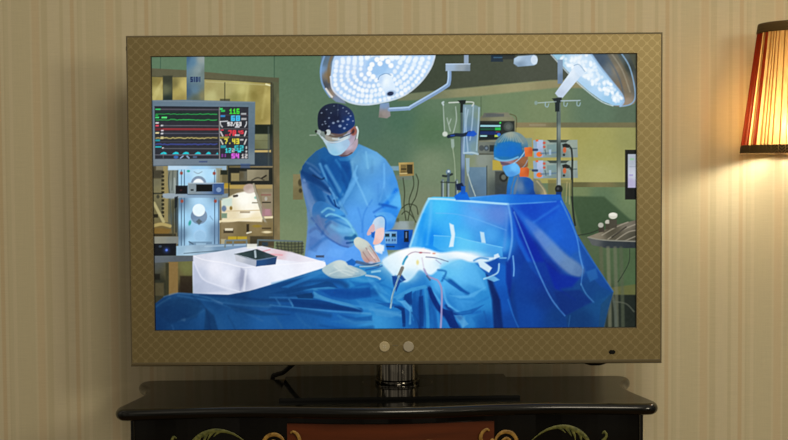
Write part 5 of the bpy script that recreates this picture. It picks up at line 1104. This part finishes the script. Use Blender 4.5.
# gold scrolls on the corners of the door panel and green-gold acanthus sprays either side
def mirror(pts, s, cx):
    return [(cx + s * x, z - 0.008) for x, z in pts]
def spray(pts):
    return [(0.275 + (x - 0.275) * 0.85, z - 0.004) for x, z in pts]
PCX = 0.004
for s in (-1, 1):
    hook = [(0.206, 0.722), (0.190, 0.724), (0.182, 0.733), (0.185, 0.745), (0.194, 0.752), (0.200, 0.749)]
    scroll('gold_scroll', mirror(hook, s, PCX), [0.0035, 0.004, 0.0045, 0.0042, 0.0032, 0.002], M['gold_paint'], 0.011)
    curl = [(0.212, 0.722), (0.217, 0.736), (0.230, 0.744), (0.246, 0.741), (0.256, 0.727), (0.256, 0.710), (0.246, 0.702)]
    scroll('gold_scroll', mirror(curl, s, PCX), [0.002, 0.0035, 0.005, 0.005, 0.0045, 0.004, 0.002], M['gold_paint'])
    inner = [(0.224, 0.708), (0.226, 0.724), (0.236, 0.731), (0.244, 0.724), (0.240, 0.717)]
    scroll('gold_scroll', mirror(inner, s, PCX), [0.002, 0.003, 0.0038, 0.003, 0.002], M['gold_paint'])
    sw = [(0.185, 0.700), (0.196, 0.716), (0.206, 0.730), (0.212, 0.720)]
    scroll('gold_scroll', mirror(sw, s, PCX), [0.003, 0.005, 0.004, 0.002], M['gold_paint'], 0.011)
    stem = [(0.275, 0.716), (0.300, 0.737), (0.330, 0.752), (0.365, 0.757), (0.395, 0.750), (0.418, 0.735), (0.430, 0.716)]
    scroll('acanthus_stem', mirror(spray(stem), s, PCX), [0.0008, 0.0014, 0.0032, 0.0055, 0.0062, 0.005, 0.003], M['green_paint'])
    for (lx, lz, la, ll, lw) in ((0.345, 0.755, -20, 0.030, 0.0035), (0.362, 0.757, -38, 0.036, 0.0042), (0.380, 0.754, -55, 0.036, 0.0042),
                                 (0.398, 0.748, -62, 0.036, 0.0042), (0.416, 0.737, -60, 0.034, 0.004)):
        a = R(la) if s > 0 else math.pi - R(la)
        leaf('acanthus_leaf', PCX + s * (0.275 + (lx - 0.275) * 0.85), lz - 0.009, a, ll * 0.85, lw, M['green_paint'], -0.3 * s)
    tail = [(0.425, 0.716), (0.440, 0.722), (0.456, 0.727), (0.466, 0.738), (0.462, 0.747), (0.456, 0.743)]
    scroll('acanthus_leaf', mirror(spray(tail), s, PCX), [0.002, 0.004, 0.0045, 0.0035, 0.003, 0.0015], M['green_paint'])
for gx in (-0.068, 0.077):
    scroll('gold_scroll', [(PCX + gx - 0.018, 0.716), (PCX + gx - 0.008, 0.724), (PCX + gx + 0.006, 0.724), (PCX + gx + 0.016, 0.714)], [0.001, 0.003, 0.003, 0.001], M['gold_paint'], 0.011)

# ------------------------------------------------------------------ television
TVX, TVY = 0.003, -0.26
tv = empty('television', (TVX, -0.22, CZ), 'flat-screen television with patterned gold bezel showing surgeons operating', 'television')
TI = Matrix.Translation(-Vector(tv.location))
def tvpart(o):
    o.parent = tv
    o.matrix_parent_inverse = TI
    return o

X0, X1, Z0, Z1 = -0.5555, 0.5615, 0.8565, 1.549
SX0, SX1, SZ0, SZ1 = -0.5035, 0.5070, 0.9325, 1.5050
def frame_ring(name, outer, inner, mats):
    """sections from outside-back to inside-back: rows of rectangles (dx inset from outer or inner, y)"""
    bm = bmesh.new()
    rings = []
    for kind, d, y in outer:
        if kind == 'o':
            q = (X0 + d, X1 - d, Z0 + d * 2.2, Z1 - d)
        else:
            q = (SX0 - d, SX1 + d, SZ0 - d, SZ1 + d)
        rings.append([bm.verts.new(v) for v in ((q[0], y, q[2]), (q[1], y, q[2]), (q[1], y, q[3]), (q[0], y, q[3]))])
    m = len(rings)
    for i in range(m):
        a, b = rings[i], rings[(i + 1) % m]
        for j in range(4):
            f = bm.faces.new((a[j], a[(j + 1) % 4], b[(j + 1) % 4], b[j]))
            f.material_index = inner[i]
    return from_bm(name, bm, mats, None)
sec = [('o', 0.004, -0.222), ('o', 0.0, -0.226), ('o', 0.0, -0.2555), ('o', 0.0010, -0.2590), ('o', 0.0030, -0.2602), ('o', 0.0040, -0.2600),
       ('i', 0.0015, -0.2600), ('i', 0.0, -0.2585), ('i', 0.0, -0.2500), ('i', 0.010, -0.222)]
tvpart(frame_ring('bezel', sec, [1, 1, 1, 1, 1, 0, 1, 2, 2, 2], [M['trellis'], M['bezel_edge'], M['black_plastic']]))
tvpart(box('rear_housing', (X0 + 0.012, X1 - 0.012, -0.224, -0.165, Z0 + 0.010, Z1 - 0.012), M['black_plastic'], bevel=0.008))

pic_canvas = paint_picture()
def make_screen():
    nx, nz = 728, 413
    u = (np.arange(nx) + 0.0) / (nx - 1)
    v = (np.arange(nz) + 0.0) / (nz - 1)
    U, V = np.meshgrid(u, v)                          # V = 0 at the top
    co = np.empty((nz, nx, 3), np.float32)
    co[..., 0] = SX0 + 0.0004 + (SX1 - SX0 - 0.0008) * U
    co[..., 1] = -0.2515
    co[..., 2] = SZ1 - 0.0004 - (SZ1 - SZ0 - 0.0008) * V
    idx = np.arange(nx * nz).reshape(nz, nx)
    quads = np.stack([idx[1:, :-1], idx[1:, 1:], idx[:-1, 1:], idx[:-1, :-1]], -1).reshape(-1, 4)
    me = bpy.data.meshes.new('screen')
    me.vertices.add(nx * nz)
    me.vertices.foreach_set('co', co.reshape(-1))
    me.loops.add(quads.size)
    me.loops.foreach_set('vertex_index', quads.reshape(-1).astype(np.int32))
    me.polygons.add(len(quads))
    me.polygons.foreach_set('loop_start', (np.arange(len(quads)) * 4).astype(np.int32))
    me.update(calc_edges=True)
    # picture column and row of every vertex
    tl, tr, bl, br = (151.76, 57.26), (635.74, 54.05), (155.89, 329.97), (635.21, 326.79)
    px = (1 - V) * ((1 - U) * tl[0] + U * tr[0]) + V * ((1 - U) * bl[0] + U * br[0])
    py = (1 - V) * ((1 - U) * tl[1] + U * tr[1]) + V * ((1 - U) * bl[1] + U * br[1])
    col = sample_picture(pic_canvas, px, py + 0.5)
    c = col / 255.0
    l = np.where(c <= 0.04045, c / 12.92, ((c + 0.055) / 1.055) ** 2.4)
    a = me.color_attributes.new('picture', 'FLOAT_COLOR', 'POINT')
    rgba = np.ones((nx * nz, 4), np.float32)
    rgba[:, :3] = l.reshape(-1, 3)
    a.data.foreach_set('color', rgba.reshape(-1))
    m = bpy.data.materials.new('lit_screen')
    m.use_nodes = True
    b = m.node_tree.nodes['Principled BSDF']
    b.inputs['Base Color'].default_value = (0.004, 0.004, 0.004, 1)
    b.inputs['Roughness'].default_value = 0.35
    b.inputs['Specular IOR Level'].default_value = 0.15
    at = m.node_tree.nodes.new('ShaderNodeVertexColor')
    at.layer_name = 'picture'
    m.node_tree.links.new(at.outputs['Color'], b.inputs['Emission Color'])
    b.inputs['Emission Strength'].default_value = 1.0
    return link_mesh('screen', me, m)
scr = tvpart(make_screen())
scr['label'] = 'lit screen showing an operating theatre'
tvpart(box('screen_backing', (SX0 - 0.008, SX1 + 0.008, -0.2495, -0.2225, SZ0 - 0.008, SZ1 + 0.008), M['black_plastic']))

def disc_front(name, cx, cz, r, y0, y1, mat, n=40, rim=0.0012):
    bm = bmesh.new()
    rr = [(r, y1), (r, y0 + rim), (r - rim, y0), (0, y0)]
    rings = []
    for q, y in rr:
        if q == 0:
            rings.append([bm.verts.new((cx, y, cz))])
        else:
            rings.append([bm.verts.new((cx + q * math.cos(2 * math.pi * i / n), y, cz + q * math.sin(2 * math.pi * i / n))) for i in range(n)])
    for a, b in zip(rings, rings[1:]):
        for i in range(n):
            j = (i + 1) % n
            bm.faces.new([a[i], a[j]] + ([b[0]] if len(b) == 1 else [b[j], b[i]]))
    return from_bm(name, bm, mat, None)
b1 = tvpart(disc_front('button', -0.0217, 0.8957, 0.0110, -0.2630, -0.2590, M['button_clear']))
b1['label'] = 'translucent round button with a small mark'
b2 = tvpart(disc_front('button', 0.0287, 0.8954, 0.0112, -0.2635, -0.2590, M['button_silver']))
b2['label'] = 'plain silver round button'
# small cross mark on the first button
bm = bmesh.new()
for a in (R(45), R(-45)):
    d = Vector((math.cos(a), 0, math.sin(a))) * 0.0045
    nn = Vector((-math.sin(a), 0, math.cos(a))) * 0.0009
    c = Vector((-0.0217, -0.2634, 0.8962))
    vs = [bm.verts.new(c + q) for q in (-d - nn, d - nn, d + nn, -d + nn)]
    vb = [bm.verts.new(v.co + Vector((0, 0.0006, 0))) for v in vs]
    bm.faces.new(vs); bm.faces.new(vb[::-1])
    for i in range(4):
        bm.faces.new((vs[i], vs[(i + 1) % 4], vb[(i + 1) % 4], vb[i]))
mk = from_bm('button_mark', bm, M['button_mark'])
mk.parent = b1
# faint printed caption between the buttons
bm = bmesh.new()
for i in range(4):
    bm_box(bm, -0.0048 + i * 0.0032, -0.0026 + i * 0.0032, -0.2606, -0.2598, 0.8968, 0.8992)
tvpart(from_bm('printed_caption', bm, M['print_grey']))
bm = bmesh.new()
bm_box(bm, 0.4495, 0.4630, -0.2615, -0.2590, 0.8770, 0.8855)
bmesh.ops.bevel(bm, geom=[e for e in bm.edges if abs(e.verts[0].co.y - e.verts[1].co.y) > 0.001], offset=0.002, segments=3, affect='EDGES')
tvpart(from_bm('remote_sensor', bm, M['black_glass']))
# rounded underside knob and side key
bm = bmesh.new()
prof = [(0.0, -0.008), (0.012, -0.0072), (0.022, -0.004), (0.027, 0.0), (0.027, 0.006)]
n = 32
rings = []
for r, z in prof:
    rings.append([bm.verts.new((0.424 + r * math.cos(2 * math.pi * i / n), -0.240 + 0.5 * r * math.sin(2 * math.pi * i / n), 0.8575 + z)) for i in range(n)] if r else [bm.verts.new((0.424, -0.240, 0.8575 + z))])
for a, b in zip(rings, rings[1:]):
    for i in range(n):
        j = (i + 1) % n
        bm.faces.new(([a[0]] if len(a) == 1 else [a[i], a[j]]) + [b[j], b[i]])
bm.faces.new(rings[-1])
tvpart(from_bm('underside_knob', bm, M['black_plastic'], smooth=True))
tvpart(box('side_key', (X0 - 0.0015, X0 + 0.001, -0.252, -0.246, 1.518, 1.527), M['black_plastic'], bevel=0.0005))

# stand: glass base plate, ring, chrome column
def stand_plate():
    bm = bmesh.new()
    bm_box(bm, -0.2465, 0.2465, -0.132, 0.132, 0.0, 0.0065)
    bmesh.ops.bevel(bm, geom=bm.edges[:], offset=0.0015, segments=2, affect='EDGES')
    bmesh.ops.rotate(bm, verts=bm.verts[:], cent=(0, 0, 0), matrix=Matrix.Rotation(R(2.2), 3, 'Z'))
    bmesh.ops.translate(bm, verts=bm.verts[:], vec=(0.005, -0.206, CZ + 0.0002))
    return from_bm('stand_plate', bm, M['black_glass'])
tvpart(stand_plate())
bz = CZ + 0.0067
tvpart(lathe('plate_ring', [(0.074, 0.0), (0.0755, 0.0008), (0.077, 0.0)], M['chrome'], None, 64, (0.005, -0.163, bz), closed=True))
tvpart(lathe('column_collar', [(0.0, 0.0), (0.0475, 0.0), (0.0485, 0.0015), (0.0485, 0.007), (0.0465, 0.009), (0.0, 0.009)], M['chrome'], None, 64, (0.005, -0.163, bz)))
tvpart(lathe('column', [(0.0, 0.010), (0.0455, 0.010), (0.0455, 0.058), (0.0, 0.058)], M['chrome'], None, 64, (0.005, -0.163, bz)))
tvpart(box('column_bracket', (-0.06, 0.07, -0.205, -0.17, bz + 0.050, bz + 0.12), M['black_plastic'], bevel=0.004))

# ------------------------------------------------------------------ cable behind the stand
cb = tube('power_cable', [(-0.185, -0.160, 0.880), (-0.205, -0.140, 0.856), (-0.2277, -0.112, 0.835), (-0.252, -0.082, 0.8125), (-0.269, -0.058, 0.8035), (-0.280, -0.038, 0.788), (-0.280, -0.036, 0.70), (-0.282, -0.034, 0.40), (-0.29, -0.034, 0.02)],
          0.0052, M['cable'], None, n=10)
cb['label'] = 'black power cable sloping from the television to behind the cabinet'
cb['category'] = 'cable'

# ------------------------------------------------------------------ pleated wall lamp
LX, LY = 0.879, -0.14
lamp = empty('wall_lamp', (LX, LY, 1.30), 'lit wall lamp with cream and red pleated shade right of the television', 'lamp')
ZB, ZT, RB, RT = -0.002, 0.276, 0.1165, 0.0803
def shade():
    bm = bmesh.new()
    N = 54
    prof = []                                      # (angle, radius offset, material of the face that follows)
    cuts = [0.0]
    for i in range(N):
        cuts.append(cuts[-1] + random.uniform(0.55, 1.45))
    cuts = [c / cuts[-1] * 2 * math.pi for c in cuts]
    for i in range(N):
        a0, p = cuts[i], cuts[i + 1] - cuts[i]
        deg = math.degrees(a0 + p * 0.5)
        red = any(abs((deg - q + 180) % 360 - 180) < w for q, w in ((184, 6), (202, 5), (170, 6), (8, 8), (26, 8)))
        f = 1 if red else 0
        j = random.uniform(-0.08, 0.08)
        prof.append((a0, -0.0016, f))
        prof.append((a0 + p * (0.46 + j), 0.0006, f))
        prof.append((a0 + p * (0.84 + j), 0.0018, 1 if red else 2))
    rows = []
    K = 7
    for k in range(K):
        f = k / (K - 1)
        z = ZB + 0.004 + (ZT - ZB - 0.008) * f
        r = RB + (RT - RB) * f
        rows.append([bm.verts.new(((r + d * (1.0 - 0.25 * f)) * math.cos(a), (r + d * (1.0 - 0.25 * f)) * math.sin(a), z)) for a, d, mi in prof])
    m = len(prof)
    for a, b in zip(rows, rows[1:]):
        for i in range(m):
            j = (i + 1) % m
            f = bm.faces.new((a[i], a[j], b[j], b[i]))
            f.material_index = prof[i][2]
    return from_bm('shade', bm, [M['shade_cream'], M['shade_red'], M['shade_amber']], lamp)
shade()
def trim_band(name, z0, z1, r0, r1):
    th = 0.0022
    return lathe(name, [(r0 + th - 0.0008, z0), (r0 + th, z0 + 0.002), (r1 + th, z1 - 0.002), (r1 + th - 0.0008, z1), (r1 - 0.003, z1), (r0 - 0.003, z0)], M['braid'], lamp, 96, (0, 0, 0), closed=True)
sl = (RT - RB) / (ZT - ZB)
trim_band('bottom_trim', -0.003, 0.015, RB, RB + sl * 0.016)
trim_band('top_trim', 0.257, 0.278, RB + sl * 0.259, RB + sl * 0.280)
# sconce hardware
lathe('back_plate', [(0.0, -0.006), (0.045, -0.006), (0.05, 0.0), (0.05, 0.008), (0.0, 0.008)], M['brass'], lamp, 40).matrix_local = \
    Matrix.Translation((0, 0.131, 0.13)) @ Matrix.Rotation(R(90), 4, 'X')
tube('arm', [(0, 0.128, 0.13), (0, 0.1255, 0.09), (0, 0.1265, 0.05), (0, 0.1255, 0.018), (0, 0.09, 0.012), (0, 0.03, 0.012), (0, 0.0, 0.016)], 0.0045, M['brass'], lamp, 12)
lathe('drip_cup', [(0.0, 0.008), (0.006, 0.008), (0.016, 0.013), (0.018, 0.016), (0.0, 0.016)], M['brass'], lamp, 32)
lathe('candle_sleeve', [(0.0, 0.016), (0.011, 0.016), (0.011, 0.024), (0.0, 0.024)], M['ivory'], lamp, 24)
bulb_mat = bpy.data.materials.new('bulb_glow')
bulb_mat.use_nodes = True
bb = bulb_mat.node_tree.nodes['Principled BSDF']
bb.inputs['Base Color'].default_value = (1, 0.9, 0.7, 1)
bb.inputs['Emission Color'].default_value = (1.0, 0.905, 0.68, 1)
bb.inputs['Emission Strength'].default_value = LAMP_GLOW
bulb = lathe('bulb', [(0.0, 0.024), (0.010, 0.026), (0.013, 0.033), (0.021, 0.046), (0.0225, 0.058), (0.018, 0.073), (0.008, 0.081), (0.0, 0.083)], bulb_mat, lamp, 32)
